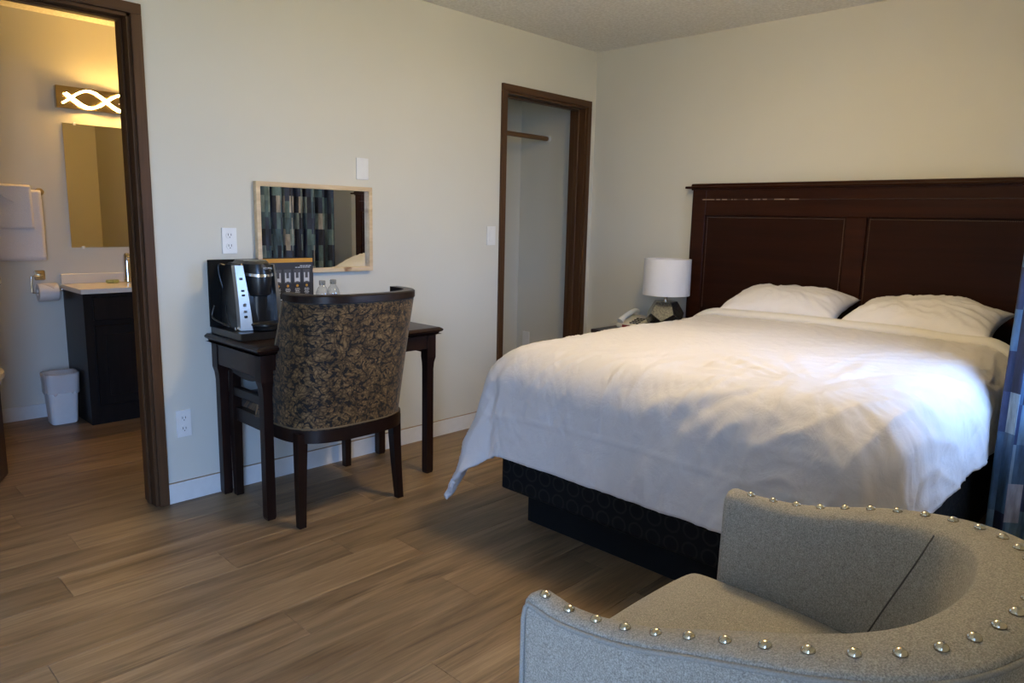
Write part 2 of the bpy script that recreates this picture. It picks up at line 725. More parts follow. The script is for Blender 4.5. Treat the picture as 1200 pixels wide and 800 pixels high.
struct('ceiling', boxes((XL - .15, 0.15, YF - .2, YB + .12, H, H + .1)), MCEIL)
T = 0.12
struct('wall_back', boxes((XL, BX0, 0, T, 0, H), (BX0, BX1, 0, T, OZ, H), (BX1, CX0, 0, T, 0, H),
                          (CX0, CX1, 0, T, OZ, H), (CX1, 0, 0, T, 0, H)), MW)
struct('wall_right', boxes((0, T, YF - .15, 0.82, 0, H)), MW)
struct('wall_left', boxes((XL - T, XL, YF - .15, T, 0, H)), MW)
struct('wall_front', boxes((XL, ENT[0], YF - .15, YF, 0, H), (ENT[0], ENT[1], YF - .15, YF, ENT[3], H), (ENT[1], -2.36, YF - .15, YF, 0, H),
                           (-2.48, -2.36, YF - .15, YW, 0, H), (-2.36, WIN[0], YW - .15, YW, 0, H),
                           (WIN[0], WIN[1], YW - .15, YW, 0, WIN[2]), (WIN[0], WIN[1], YW - .15, YW, WIN[3], H), (WIN[1], 0, YW - .15, YW, 0, H)), MW)
struct('wall_closet_back', boxes((-1.07, 0, 0.70, 0.82, 0, H)), MW)
struct('wall_closet_left', boxes((-1.07, -0.95, T, 0.70, 0, H)), MW)
struct('wall_bathroom_back', boxes((-4.42, -1.92, YB, YB + T, 0, H)), MW)
struct('wall_bathroom_left', boxes((-4.42, -4.30, T, YB, 0, H)), MW)
struct('wall_bathroom_right', boxes((-2.04, -1.92, T, YB, 0, H)), MW)
b = boxes((-16, 8, -24, YF - .16, -0.2, -0.12))
struct('ground', b, plain('tan_gravel', (0.44, 0.35, 0.18), 0.95, scale=60))

# baseboards
bb = struct('baseboard_back', boxes((-2.958, -0.918, -0.012, 0, 0, 0.0905), (XL, BX0 - .045, -0.012, 0, 0, 0.0905)), MBASE)
struct('top_edge', boxes((-2.958, -0.918, -0.0125, 0, 0.0905, 0.0925)), MTAN, bb)
struct('baseboard_right', boxes((-0.012, 0, YW, -0.0, 0, 0.0905)), MBASE)
struct('baseboard_left', boxes((XL, XL + .012, YF, 0, 0, 0.0905)), MBASE)
struct('baseboard_bathroom', boxes((-4.3, -2.82, YB - .012, YB, 0, 0.085)), MBASE)


def doorway(name, x0, x1, z1, y0=0.0, y1=T, bottom=0.0):
    """casing on the room side, jamb lining, door stop"""
    w, t = 0.041, 0.018
    e = bpy.data.objects.new(name, None)
    C.objects.link(e)
    e['kind'] = 'structure'
    for nm, bx in (('casing', (x0 - w, x0, y0 - t, y0, bottom, z1)), ('casing', (x1, x1 + w, y0 - t, y0, bottom, z1))):
        b = bmn()
        box(b, *bx, 0.004, 2)
        struct(nm, b, MCASE, e)
    b = bmn()
    box(b, x0 - w, x1 + w, y0 - t, y0, z1, z1 + w, 0.004, 2)
    struct('casing_head', b, MCASEX, e)
    s = 0.004
    for nm, bx in (('jamb', (x0 - s, x0 + .012, y0 - .002, y1 + .01, bottom, z1)), ('jamb', (x1 - .012, x1 + s, y0 - .002, y1 + .01, bottom, z1))):
        struct(nm, boxes(bx), MCASE, e)
    struct('jamb_head', boxes((x0, x1, y0 - .002, y1 + .01, z1 - .012, z1 + s)), MCASEX, e)
    ym = (y0 + y1) / 2
    for bx in ((x0 + .012, x0 + .022, ym - .015, ym + .02, bottom, z1 - .012), (x1 - .022, x1 - .012, ym - .015, ym + .02, bottom, z1 - .012)):
        b = bmn()
        box(b, *bx, 0.003)
        struct('door_stop', b, MCASE, e)
    b = bmn()
    box(b, x0 + .012, x1 - .012, ym - .015, ym + .02, z1 - .022, z1 - .012, 0.003)
    struct('door_stop_head', b, MCASEX, e)
    return e


d1 = doorway('door_1', BX0, BX1, 2.049)
d2 = doorway('door_2', CX0, CX1, 2.049)
# bathroom leaf, opened inwards
hx, hy = -3.72, 0.145
fx, fy = -3.381, 0.873
dv = Vector((fx - hx, fy - hy, 0)).normalized()
nv = Vector((dv.y, -dv.x, 0))
b = bmn()
rings = []
L = (Vector((fx, fy, 0)) - Vector((hx, hy, 0))).length
for z in (0.012, 2.03):
    rings.append([(hx, hy, z), (hx + dv.x * L, hy + dv.y * L, z), (hx + dv.x * L - nv.x * .035, hy + dv.y * L - nv.y * .035, z), (hx - nv.x * .035, hy - nv.y * .035, z)])
ring_loft(b, rings)
leaf = struct('door_leaf', b, wood('dark_door_leaf', (0.030, 0.016, 0.010), (0.055, 0.030, 0.018), 'z', 0.4, 0.15), d1)
b = bmn()
kc = Vector((hx, hy, 0.95)) + dv * (L - .065)
tube(b, [kc, kc + nv * .015, kc + nv * .03, kc + nv * .045, kc + nv * .06], [.026, .012, .012, .027, .015], 14)
struct('door_knob', b, MBRASS, leaf, True)
# entrance (open, behind the camera) and window
doorway('door_3', ENT[0], ENT[1], ENT[3], YF - .15, YF + .0)
w1 = bpy.data.objects.new('window_1', None)
C.objects.link(w1)
w1['kind'] = 'structure'
a, c, d, e2 = WIN
fr = boxes((a, a + .05, YW - .12, YW - .06, d, e2), (c - .05, c, YW - .12, YW - .06, d, e2), (a, c, YW - .12, YW - .06, d, d + .05), (a, c, YW - .12, YW - .06, e2 - .05, e2),
           ((a + c) / 2 - .025, (a + c) / 2 + .025, YW - .12, YW - .06, d, e2))
struct('window_frame', fr, MWPL, w1)
for x0, x1 in ((a + .05, (a + c) / 2 - .025), ((a + c) / 2 + .025, c - .05)):
    struct('window_pane', boxes((x0, x1, YW - .092, YW - .088, d + .05, e2 - .05)), MPANE, w1)
struct('window_sill', boxes((a - .03, c + .03, YW - .05, YW + .03, d - .03, d)), MWPL, w1)

# ------------------------------------------------------------------ bed
bed = thing('bed', 'queen bed with black patterned box spring on a recessed black platform', 'bed', (-1.1, -1.905, 0))
b = bmn()
box(b, -1.915, -0.10, -2.60, -1.212, 0.0, 0.185, 0.004)
part('platform', b, MBLKM, bed)
b = bmn()
box(b, -2.068, -0.08, -2.655, -1.195, 0.183, 0.45, 0.022, 3)
bs = part('box_spring', b, MTICK, bed, smooth=True)
add_uv(bs, lambda c: (c.y + c.x, c.z))
b = bmn()
box(b, -2.05, -0.08, -2.61, -1.20, 0.45, 0.735, 0.09, 5)
part('mattress', b, cloth_mat('white_mattress_sheet', (0.72, 0.70, 0.68), 0.2), bed, smooth=True)

# headboard
hb = thing('headboard', 'wide dark mahogany headboard with two recessed panels behind the bed', 'headboard', (-0.03, -1.81, 0.25))
HL, HR, HZ = -0.832, -2.86, 1.495
b = bmn()
box(b, -0.060, -0.004, -0.925, HL, 0.25, HZ, 0.003)
part('stile', b, MHEAD, hb)
b = bmn()
box(b, -0.060, -0.004, HR, -2.77, 0.25, HZ, 0.003)
part('stile', b, MHEAD, hb)
b = bmn()
box(b, -0.060, -0.004, -1.868, -1.762, 0.25, 1.336, 0.003)
part('stile', b, MHEAD, hb)
b = bmn()
box(b, -0.060, -0.004, -2.77, -0.925, 1.336, HZ, 0.003)
part('top_rail', b, MHEAD, hb)
b = bmn()
box(b, -0.060, -0.004, -2.77, -0.925, 0.25, 0.42, 0.003)
part('bottom_rail', b, MHEAD, hb)
for y0, y1 in ((-1.762, -0.925), (-2.77, -1.868)):
    b = bmn()
    box(b, -0.046, -0.006, y0, y1, 0.42, 1.336)
    pnl = part('panel', b, MHEADP, hb)
    b = bmn()
    dz = 0.009
    n = int((y1 - y0 - .02) / dz)
    pts = [(y0 + .012 + i * dz, 1.326) for i in range(n)] + [(y1 - .012, 1.326 - i * dz) for i in range(62)] + [(y0 + .012, 1.326 - i * dz) for i in range(62)]
    for py, pz in pts:
        box(b, -0.0495, -0.046, py - .0028, py + .0028, pz - .0028, pz + .0028, 0.0012)
    o = part('beading', b, MBEAD, hb, parent=pnl)
    o['kind'] = 'stuff'
# crown: extruded profile along y
prof = [(-0.004, 1.487), (-0.066, 1.487), (-0.068, 1.497), (-0.078, 1.498), (-0.082, 1.503), (-0.080, 1.508), (-0.074, 1.511), (-0.072, 1.517), (-0.068, 1.524), (-0.058, 1.527), (-0.004, 1.527)]
b = bmn()
ring_loft(b, [[(px, yy, pz) for px, pz in prof] for yy in (HL + .004, HR - .004)])
part('crown', b, MHEAD, hb, smooth=True, angle=0.5)
for y0 in (HL, HR - .04):
    b = bmn()
    box(b, -0.088, -0.004, y0, y0 + .04, 1.496, 1.5105, 0.003)
    part('crown_end', b, MHEAD, hb)


def scuffed():
    n = N('scuffed_ledge')
    v = n.coords(scale=(1, 14, 1))
    a = n.noise(v, 1.6, 3, 0.6)
    sp = n.new('ShaderNodeSeparateXYZ')
    n.link(n.coords(), sp.inputs[0])
    worn = n.math('MULTIPLY', n.math('GREATER_THAN', sp.outputs[1], 0.28), n.math('GREATER_THAN', a, 0.5))   # rubbed bare near the lamp end
    n.base(n.mix(worn, (0.034, 0.011, 0.005), (0.30, 0.22, 0.17)))
    n.b.inputs['Roughness'].default_value = 0.3
    return n.m


b = bmn()
box(b, -0.064, -0.058, -2.79, -0.90, 1.428, 1.434, 0.0015)
part('ledge', b, scuffed(), hb, label='thin moulding line with pale chips in its dark finish')

# ------------------------------------------------------------------ duvet
TOP = 0.785
X0, YLs, YRs = -1.965, -1.285, -2.52      # where the top starts to turn down: foot, left, right
RC = 0.175
AMAX, BMAX, CMAX = 0.525, 0.54, 0.415
XH = -0.50


def prof_r(rr):
    if rr < RC * PI / 2:
        t = rr / RC
        return RC * math.sin(t), RC * (1 - math.cos(t))
    q = rr - RC * PI / 2
    return RC + 0.10 * q, RC + q * 0.995


def duvet_pos(s, t):
    """s: length past the foot start line (negative on top); t: >0 past left start, <-(w) past right; returns point"""
    w = YLs - YRs
    a = max(0.0, s)
    bl = max(0.0, t)
    br = max(0.0, -t - w)
    x = X0 - min(s, 0.0)
    if t > 0:
        y = YLs
        side = 1
        bb_ = bl
    elif t < -w:
        y = YRs
        side = -1
        bb_ = br
    else:
        y = YLs + t
        side = 0
        bb_ = 0.0
    z = TOP + 0.018 * math.cos(min(1, abs((t + w / 2) / (w / 2 + .3))) * PI / 2) * min(1, max(0, (-s) / 0.3 + 0.2))
    if a == 0 and bb_ == 0:
        return Vector((x, y, z))
    rr = math.hypot(a, bb_)
    th = math.atan2(bb_, a)
    out, down = prof_r(rr)
    k = (rr / 0.6) ** 1.6
    if a > 0 and bb_ > 0:
        s2 = math.sin(2 * th)
        if side > 0:
            out += k * (0.105 * s2 * s2 - 0.045 * math.exp(-((math.degrees(th) - 20) / 9) ** 2) * 1.0 + 0.02 * math.sin(4 * th))
        else:
            out += k * (0.045 * s2 * s2 + 0.035 * math.sin(7 * th) * s2)
    dx, dy = -math.cos(th), math.sin(th) * side
    return Vector((x + dx * out, y + dy * out, z - down))


def sstep(a_, b_, v):
    t = max(0, min(1, (v - a_) / (b_ - a_)))
    return t * t * (3 - 2 * t)


W_ = YLs - YRs
NS, NT = 210, 225
ss = np.linspace(-(XH - X0), AMAX, NS)
tt = np.linspace(BMAX, -(W_ + CMAX), NT)
P = np.empty((NS, NT, 3))
Hh = np.empty((NS, NT))
for i, s in enumerate(ss):
    for j, t in enumerate(tt):
        P[i, j] = duvet_pos(s, t)
        q = Vector((s, t, 0))
        h = 0.007 * noise.noise(q * 2.3) + 0.004 * noise.noise(q * 6.1 + Vector((3, 1, 7)))
        # soft crumples, running across the bed in changing directions
        ang = 0.6 + 0.9 * noise.noise(q * 0.9 + Vector((9, 2, 4)))
        ca, sa = math.cos(ang), math.sin(ang)
        qq = Vector(((s * ca + t * sa) * 3.0, (-s * sa + t * ca) * 15.0, 1.7))
        rid = (1 - abs(noise.noise(qq))) ** 4
        amp = 0.0055 + 0.0060 * sstep(-0.5, 0.1, s) * sstep(-0.5, -1.0, t)
        h += amp * rid
        qq = Vector(((s * ca - t * sa) * 6.0, (s * sa + t * ca) * 26.0, 5.2))
        h += 0.0032 * (1 - abs(noise.noise(qq))) ** 3
        # hanging folds on the foot face, stronger towards the right corner
        hang = sstep(0.0, 0.35, s)
        right = sstep(-0.75, -1.35, t)
        fold = noise.noise(Vector((t * 7.5, s * 0.8, 11.0)))
        h += hang * (0.009 + 0.030 * right) * fold
        fold2 = noise.noise(Vector((s * 7.0, t * 1.0, 21.0)))
        h += 0.016 * sstep(0.0, 0.3, t) * fold2 + 0.012 * sstep(0.0, 0.3, -t - W_) * fold2
        # gathers radiating over the shoulder near the right foot corner
        cs, ct = s + 0.05, t + W_ - 0.15
        rad = math.hypot(cs, ct)
        an = math.atan2(ct, -cs)
        h += 0.010 * math.exp(-((rad - 0.35) / 0.28) ** 2) * noise.noise(Vector((an * 6.5, rad * 1.5, 31.0)))
        # pressed fold lines
        for lt in (-0.47, -0.98):
            h += 0.0040 * math.exp(-((t - lt - 0.02 * math.sin(s * 2)) / 0.006) ** 2)
        for ls in (0.36, -0.55):
            h += 0.0040 * math.exp(-((s - ls - 0.015 * math.sin(t * 3)) / 0.006) ** 2)
        # sag of the hem line
        Hh[i, j] = h
gs = np.gradient(P, axis=0)
gt = np.gradient(P, axis=1)
nn = np.cross(gt, gs)
nn /= np.maximum(np.linalg.norm(nn, axis=2, keepdims=True), 1e-9)
if nn[5, NT // 2, 2] < 0:
    nn = -nn
P2 = P + nn * Hh[..., None]
for i in range(NS):          # wavy hem
    pass
verts = P2.reshape(-1, 3)
faces = []
for i in range(NS - 1):
    for j in range(NT - 1):
        k = i * NT + j
        faces.append((k, k + NT, k + NT + 1, k + 1))
DO = Vector((-1.25, -1.9, 0.78))
me = bpy.data.meshes.new('duvet')
me.from_pydata([tuple(v) for v in (verts - np.array(DO))], [], faces)
me.materials.append(MDUV)
me.polygons.foreach_set('use_smooth', [True] * len(me.polygons))
duvet = bpy.data.objects.new('duvet', me)
C.objects.link(duvet)
duvet.location = DO
if me.polygons[NT * 20 + NT // 2].normal.z < 0:
    me.flip_normals()
md = duvet.modifiers.new('thickness', 'SOLIDIFY')
md.thickness = 0.022
md.offset = -1
tag(duvet, 'white puffy duvet spread over the bed, corner hanging towards the desk', 'duvet')

# turned-back edge of the duvet below the pillows
rings = []
for t in np.linspace(0.36, -(W_ + 0.36), 90):
    p = duvet_pos(-(XH - X0), t)
    p2 = duvet_pos(-(XH - X0), t + 0.01)
    tg = (p2 - p).normalized()
    up = Vector((1, 0, 0)).cross(tg)
    if up.z < 0 and t < 0.1 and t > -W_:
        up = -up
    if t >= 0.1 and up.y < 0:
        up = -up
    if t <= -W_ and up.y > 0:
        up = -up
    wv = 0.006 * noise.noise(Vector((t * 5, 3, 3)))
    ww = 0.052 + 0.006 * noise.noise(Vector((t * 3, 8, 3)))
    ring = []
    for k in range(14):
        a_ = 2 * PI * k / 14
        cx, cu = math.cos(a_), math.sin(a_)
        ring.append(tuple(p + Vector((1, 0, 0)) * (cx * ww + 0.015) + up * (0.012 + wv + 0.026 * math.copysign(abs(cu) ** 0.7, cu))))
    rings.append(ring)
b = bmn()
ring_loft(b, rings)
part('turned_edge', b, MFOLD, duvet, smooth=True, angle=None, label='cream rolled top edge of the duvet')


# ------------------------------------------------------------------ pillows
def pillow(label, c, lx, ly, hz, tilt, rz, seed, group):
    """lx: half size along bed (x), ly: half size across (y)"""
    b = bmn()
    n = 44
    g = {}
    for sgn in (1, -1):
        for i in range(n + 1):
            for j in range(n + 1):
                a_, c_ = 2 * i / n - 1, 2 * j / n - 1
                edge = i in (0, n) or j in (0, n)
                if edge and sgn < 0:
                    g[(sgn, i, j)] = g[(1, i, j)]
                    continue
                # pinched sides, pointed corners
                px = a_ * (1 - 0.10 * (1 - c_ * c_) * abs(a_) ** 3)
                py = c_ * (1 - 0.07 * (1 - a_ * a_) * abs(c_) ** 3)
                h = ((1 - abs(a_) ** 2.6) * (1 - abs(c_) ** 2.6)) ** 0.55
                q = Vector((a_ * lx, c_ * ly, seed))
                wob = (0.020 * noise.noise(q * 6) + 0.010 * (1 - abs(noise.noise(Vector((a_ * 2.2 + c_ * 1.5, c_ * 5 - a_ * 2, seed))))) ** 4) * h
                rad = math.atan2(a_, c_)
                crease = 0.026 * noise.noise(Vector((rad * 5, seed, (a_ * a_ + c_ * c_) * .6))) * (a_ * a_ + c_ * c_) * h
                z = sgn * h * hz + wob + crease
                if sgn < 0:
                    z *= 0.55
                g[(sgn, i, j)] = b.verts.new((px * lx, py * ly, z))
    for sgn in (1, -1):
        for i in range(n):
            for j in range(n):
                q = [g[(sgn, i, j)], g[(sgn, i + 1, j)], g[(sgn, i + 1, j + 1)], g[(sgn, i, j + 1)]]
                b.faces.new(q if sgn > 0 else q[::-1])
    me = mesh_from('pillow', b, MPIL, (0, 0, 0), True, None)
    o = bpy.data.objects.new('pillow', me)
    C.objects.link(o)
    o.location = c
    o.rotation_euler = (0, tilt, rz)
    return tag(o, label, 'pillow', group)


pillow('white pillow nearest the lamp, pointed corner towards the nightstand', (-0.285, -1.575, 0.858), 0.20, 0.318, 0.090, -0.24, 0.03, 2.0, 'pillows on the bed')
pillow('white pillow nearest the window curtain, with dimpled right end', (-0.295, -2.245, 0.858), 0.205, 0.330, 0.090, -0.22, -0.05, 9.0, 'pillows on the bed')

# ------------------------------------------------------------------ nightstand, lamp, phone
ns = thing('nightstand', 'dark wooden nightstand under the telephone and lamp', 'nightstand', (-0.21, -0.66, 0))
b = bmn()
box(b, -0.53, -0.092, -1.0, -0.445, 0.595, 0.62, 0.008, 2)
part('top', b, MDESK, ns)
b = bmn()
box(b, -0.50, -0.10, -0.975, -0.470, 0.09, 0.595, 0.004)
part('body', b, MDESK, ns)
for z0, z1 in ((0.12, 0.32), (0.34, 0.55)):
    b = bmn()
    box(b, -0.512, -0.50, -0.955, -0.490, z0, z1, 0.004)
    dr = part('drawer', b, MDESK, ns)
    b = bmn()
    tube(b, [(-0.51, -0.72, (z0 + z1) / 2), (-0.522, -0.72, (z0 + z1) / 2), (-0.535, -0.72, (z0 + z1) / 2)], [.006, .006, .014], 12)
    part('knob', b, MBRASS, ns, parent=dr, smooth=True)
for px in (-0.485, -0.12):
    for py in (-0.955, -0.490):
        b = bmn()
        frustum(b, (px, py, 0.0), (.03, .03), (px, py, 0.09), (.036, .036))
        part('foot', b, MDESK, ns)

lx, ly = -0.225, -0.785
lamp = thing('table_lamp', 'table lamp with white drum shade and faceted silver glass base', 'lamp', (lx, ly, 0.62))
b = bmn()
phi = (1 + 5 ** 0.5) / 2
vs = [Vector((i, j, k)) for i in (-1, 1) for j in (-1, 1) for k in (-1, 1)]
for i in (-1, 1):
    for j in (-1, 1):
        vs += [Vector((0, i / phi, j * phi)), Vector((i / phi, j * phi, 0)), Vector((i * phi, 0, j / phi))]
inr = phi * phi / math.sqrt(3 - phi) * 1.0
fn = Vector((1, 0, phi)).normalized()
inr = max(v.dot(fn) for v in vs)
Rz = Matrix.Rotation(math.radians(22), 3, 'Z')
q = fn.rotation_difference(Vector((0, 0, 1)))
S = 0.094 / inr
bv = []
for v in vs:
    w = q @ v
    w = Rz @ w
    bv.append(b.verts.new((lx + w.x * S * 1.02, ly + w.y * S * 1.02, 0.62 + 0.094 + w.z * S)))
bmesh.ops.convex_hull(b, input=b.verts[:])
bmesh.ops.dissolve_limit(b, angle_limit=0.05, verts=b.verts[:], edges=b.edges[:])
bmesh.ops.bevel(b, geom=b.edges[:], offset=0.0025, segments=1, affect='EDGES')
part('base', b, MMERC, lamp)
b = bmn()
tube(b, [(lx, ly, 0.79), (lx, ly, 0.86)], 0.0085, 12)
stem = part('stem', b, MCHROME, lamp, smooth=True)
b = bmn()
n = 48
pr = [(0.1445, 0.846), (0.1435, 1.068), (0.1405, 1.068), (0.1415, 0.846)]
rings = [[(lx + rr * math.cos(2 * PI * k / n), ly + rr * math.sin(2 * PI * k / n), z) for k in range(n)] for rr, z in pr]
rings.append(rings[0])
ring_loft(b, rings, True, False)
bmesh.ops.remove_doubles(b, verts=b.verts[:], dist=1e-5)
part('shade', b, MSHADE, lamp, smooth=True, angle=0.6)
b = bmn()
for k in range(3):
    a_ = 2 * PI * k / 3
    tube(b, [(lx, ly, 0.86), (lx + .141 * math.cos(a_), ly + .141 * math.sin(a_), 0.86)], 0.002, 6)
part('spider', b, MCHROME, lamp)

# telephone
pc = Vector((-0.225, -0.580, 0.62))
phone = thing('telephone', 'cream corded telephone with grey buttons lying on the nightstand', 'telephone', pc)
MCREAM = plain('cream_plastic', (0.66, 0.62, 0.52), 0.4, var=0.03)
MLGREY = plain('light_grey_plastic', (0.70, 0.72, 0.72), 0.4, var=0.03)
b = bmn()
rings = []
for yy in (-0.085, 0.085):
    rings.append([(pc.x - .11, pc.y + yy, 0.6210), (pc.x + .09, pc.y + yy, 0.6210), (pc.x + .09, pc.y + yy, 0.6850), (pc.x + .06, pc.y + yy, 0.6880), (pc.x - .105, pc.y + yy, 0.6450)])
ring_loft(b, rings)
bmesh.ops.bevel(b, geom=b.edges[:], offset=0.006, segments=2, affect='EDGES')
part('body', b, MCREAM, phone, smooth=True)


def slope(px):
    return 0.6450 + (px + .105) / .165 * .043


for i in range(4):
    for j in range(3):
        cx, cy = -0.075 + i * .026, -0.055 + j * .024
        b = bmn()
        z = slope(cx)
        box(b, pc.x + cx - .008, pc.x + cx + .008, pc.y + cy - .008, pc.y + cy + .008, z - .004, z + .006, 0.002)
        part('button', b, MSLOT, phone)
b = bmn()
box(b, pc.x - .1125, pc.x - .108, pc.y - .035, pc.y + .035, 0.6260, 0.6420, 0.001)
part('red_strip', b, plain('red_label', (0.22, 0.02, 0.02), 0.5), phone, label='dark red strip along the front edge')
b = bmn()
hs = smooth_path([(pc.x - .105, pc.y + .055, 0.658), (pc.x - .085, pc.y + .055, 0.672), (pc.x - .05, pc.y + .055, 0.688), (pc.x + .03, pc.y + .055, 0.712), (pc.x + .065, pc.y + .055, 0.712), (pc.x + .085, pc.y + .055, 0.700)], 5)
tube(b, hs, [0.023 - 0.007 * math.sin(PI * i / (len(hs) - 1)) for i in range(len(hs))], 12)
part('handset', b, MLGREY, phone, smooth=True)
b = bmn()
cp = smooth_path([(pc.x - .10, pc.y + .075, 0.6600), (pc.x - .09, pc.y + .12, 0.6320), (pc.x - .02, pc.y + .17, 0.6260), (pc.x + .10, pc.y + .16, 0.6260)], 26)
coil = []
for i, p in enumerate(cp):
    a_ = i * 1.15
    coil.append(p + Vector((0.3 * math.cos(a_), 0.6 * math.cos(a_), math.sin(a_))) * 0.004)
tube(b, coil, 0.0022, 5)
part('coiled_cord', b, MCREAM, phone, smooth=True)

# ------------------------------------------------------------------ desk
dk = thing('writing_desk', 'dark espresso writing desk with moulded edge against the grey wall', 'desk', (-2.28, -0.26, 0))
DX0, DX1, DY0, DY1 = -2.762, -1.792, -0.497, -0.004
b = bmn()
prof = [(0.0, 0.717), (-0.016, 0.717), (-0.010, 0.726), (0.0, 0.731), (0.004, 0.738), (0.0, 0.744), (-0.010, 0.75)]
rings = []
for o_, z in prof:
    o_ = o_ if o_ < 0 else o_
    rings.append([(DX0 - o_, DY0 - o_, z), (DX1 + o_, DY0 - o_, z), (DX1 + o_, DY1, z), (DX0 - o_, DY1, z)])
ring_loft(b, rings)
part('top', b, MDESK, dk)
ax0, ax1, ay0, ay1 = DX0 + .022, DX1 - .026, DY0 + .02, DY1 - .012
for bx in ((ax0 + .004, ax0 + .022, ay0 + .03, ay1 - .03, 0.615, 0.718), (ax1 - .022, ax1 - .004, ay0 + .03, ay1 - .03, 0.615, 0.718), (ax0 + .03, ax1 - .03, ay1 - .022, ay1 - .004, 0.615, 0.718)):
    b = bmn()
    box(b, *bx, 0.002)
    part('apron', b, MDESK, dk)
b = bmn()
box(b, ax0 + .03, ax1 - .03, ay0 + .004, ay0 + .022, 0.645, 0.718, 0.002)
part('apron', b, MDESK, dk)
MDLEG = wood('espresso_leg', (0.010, 0.0040, 0.003), (0.022, 0.0085, 0.006), 'z', 0.36, 0.0, spec=0.25)
for lxx in (ax0 + .026, ax1 - .026):
    for lyy in (ay0 + .026, ay1 - .026):
        b = bmn()
        sx = 1 if lxx > -2.3 else -1
        s = 0.052
        rings = []
        for z, w_, o_ in ((0.718, s, 0), (0.60, s, 0), (0.575, s - .008, .004), (0.54, s - .012, .006), (0.012, s - .012, .006), (0.0, s - .018, .006)):
            cx = lxx - sx * o_ * 0.6
            rings.append([(cx - w_ / 2, lyy - w_ / 2, z), (cx + w_ / 2, lyy - w_ / 2, z), (cx + w_ / 2, lyy + w_ / 2, z), (cx - w_ / 2, lyy + w_ / 2, z)])
        ring_loft(b, rings[::-1])
        part('leg', b, MDLEG, dk)

# ------------------------------------------------------------------ desk chair
ch = thing('desk_chair', 'barrel-back chair in brown leaf damask with espresso frame at the desk', 'chair', (-2.40, -0.36, 0))


def u_plan(cx, w, yr, y0, yfront, ex=3.0, n=40):
    """U-shaped outline, left front -> rear -> right front"""
    pts = []
    for k in range(7):
        pts.append((cx - w, yfront + (y0 - yfront) * k / 7))
    for k in range(n + 1):
        a_ = PI * k / n
        c_, s_ = -math.cos(a_), math.sin(a_)
        pts.append((cx + w * math.copysign(abs(c_) ** (2 / ex), c_), y0 + (yr - y0) * abs(s_) ** (2 / ex)))
    for k in range(1, 8):
        pts.append((cx + w, y0 + (yfront - y0) * k / 7))
    return pts


def offset_plan(pts, d):
    out = []
    for i, p in enumerate(pts):
        a_ = Vector(pts[max(i - 1, 0)])
        b_ = Vector(pts[min(i + 1, len(pts) - 1)])
        t = (b_ - a_).normalized()
        nrm = Vector((-t.y, t.x))       # inward (left of travel)
        out.append((p[0] + nrm.x * d, p[1] + nrm.y * d))
    return out


rings = []
levels = [0.415, 0.45, 0.52, 0.60, 0.68, 0.76, 0.84, 0.90, 0.936]
for z in levels:
    k = (z - 0.415) / 0.52
    cx = -2.405 + 0.033 * k
    w = 0.278 + 0.010 * k
    yf = -0.36 - 0.165 * k
    if z <= 0.60:
        yf = -0.30 - 0.06 * (z - .415) / .185
    rings.append(u_plan(cx, w, -0.698 - 0.064 * k ** 1.2, -0.46 - 0.10 * k, yf, 3.0 - 0.4 * k))
b = bmn()
outer = [[(p[0], p[1], z) for p in rg] for rg, z in zip(rings, levels)]
inner = [[(p[0], p[1], z) for p in offset_plan(rg, 0.045)] for rg, z in zip(rings, levels)]
loops = outer + inner[::-1]
rv = [[b.verts.new(p) for p in rg] for rg in loops]
m = len(rv[0])
for ra, rb in zip(rv, rv[1:] + rv[:1]):
    for i in range(m - 1):
        b.faces.new((ra[i], ra[i + 1], rb[i + 1], rb[i]))
nl = len(levels)
for e_ in (0, m - 1):
    for k in range(nl - 1):
        b.faces.new((rv[k][e_], rv[k + 1][e_], rv[2 * nl - 2 - k][e_], rv[2 * nl - 1 - k][e_]))
shell = part('back_shell', b, MDAM, ch, smooth=True, angle=0.9)
shell_c = (-2.39 - ch.location.x, -0.40 - ch.location.y)


def cyl_uv(c):
    a_ = math.atan2(c.x - shell_c[0], -(c.y - shell_c[1]))
    return (a_ * 0.30, c.z)


add_uv(shell, cyl_uv)
# welt along the lower hem of the fabric
b = bmn()
tube(b, [(p[0], p[1], 0.421) for p in offset_plan(rings[0], -0.001)], 0.004, 6)
part('hem_welt', b, plain('damask_welt', (0.11, 0.075, 0.04), 0.7), ch, smooth=True)
MWELT2 = plain('damask_welt_light', (0.16, 0.11, 0.06), 0.7)
for e_ in (0, m - 1):
    b = bmn()
    tube(b, smooth_path([outer[k][e_] for k in range(nl)], 3), 0.004, 6)
    part('side_welt', b, MWELT2, ch, smooth=True)
# top rail
b = bmn()
top = u_plan(-2.373, 0.290, -0.770, -0.565, -0.525, 2.6)
bot = offset_plan(top, 0.0)
inn = offset_plan(top, 0.048)
rg = []
for p, q_ in zip(top, inn):
    rg.append([(p[0], p[1], 0.940), (p[0], p[1], 0.966), (p[0] * .85 + q_[0] * .15, p[1] * .85 + q_[1] * .15, 0.971), (q_[0], q_[1], 0.971), (q_[0], q_[1], 0.940)])
ring_loft(b, rg)
part('top_rail', b, MCHW, ch, smooth=True, angle=0.5)
# seat rail
b = bmn()
sp = u_plan(-2.395, 0.287, -0.695, -0.44, -0.075)
si = offset_plan(sp, 0.035)
ring_loft(b, [[(p[0], p[1], 0.358), (p[0], p[1], 0.418), (q_[0], q_[1], 0.418), (q_[0], q_[1], 0.358)] for p, q_ in zip(sp, si)])
part('seat_rail', b, MCHW, ch, smooth=True, angle=0.5)
b = bmn()
box(b, -2.665, -2.125, -0.10, -0.068, 0.358, 0.418, 0.002)
part('front_rail', b, MCHW, ch)
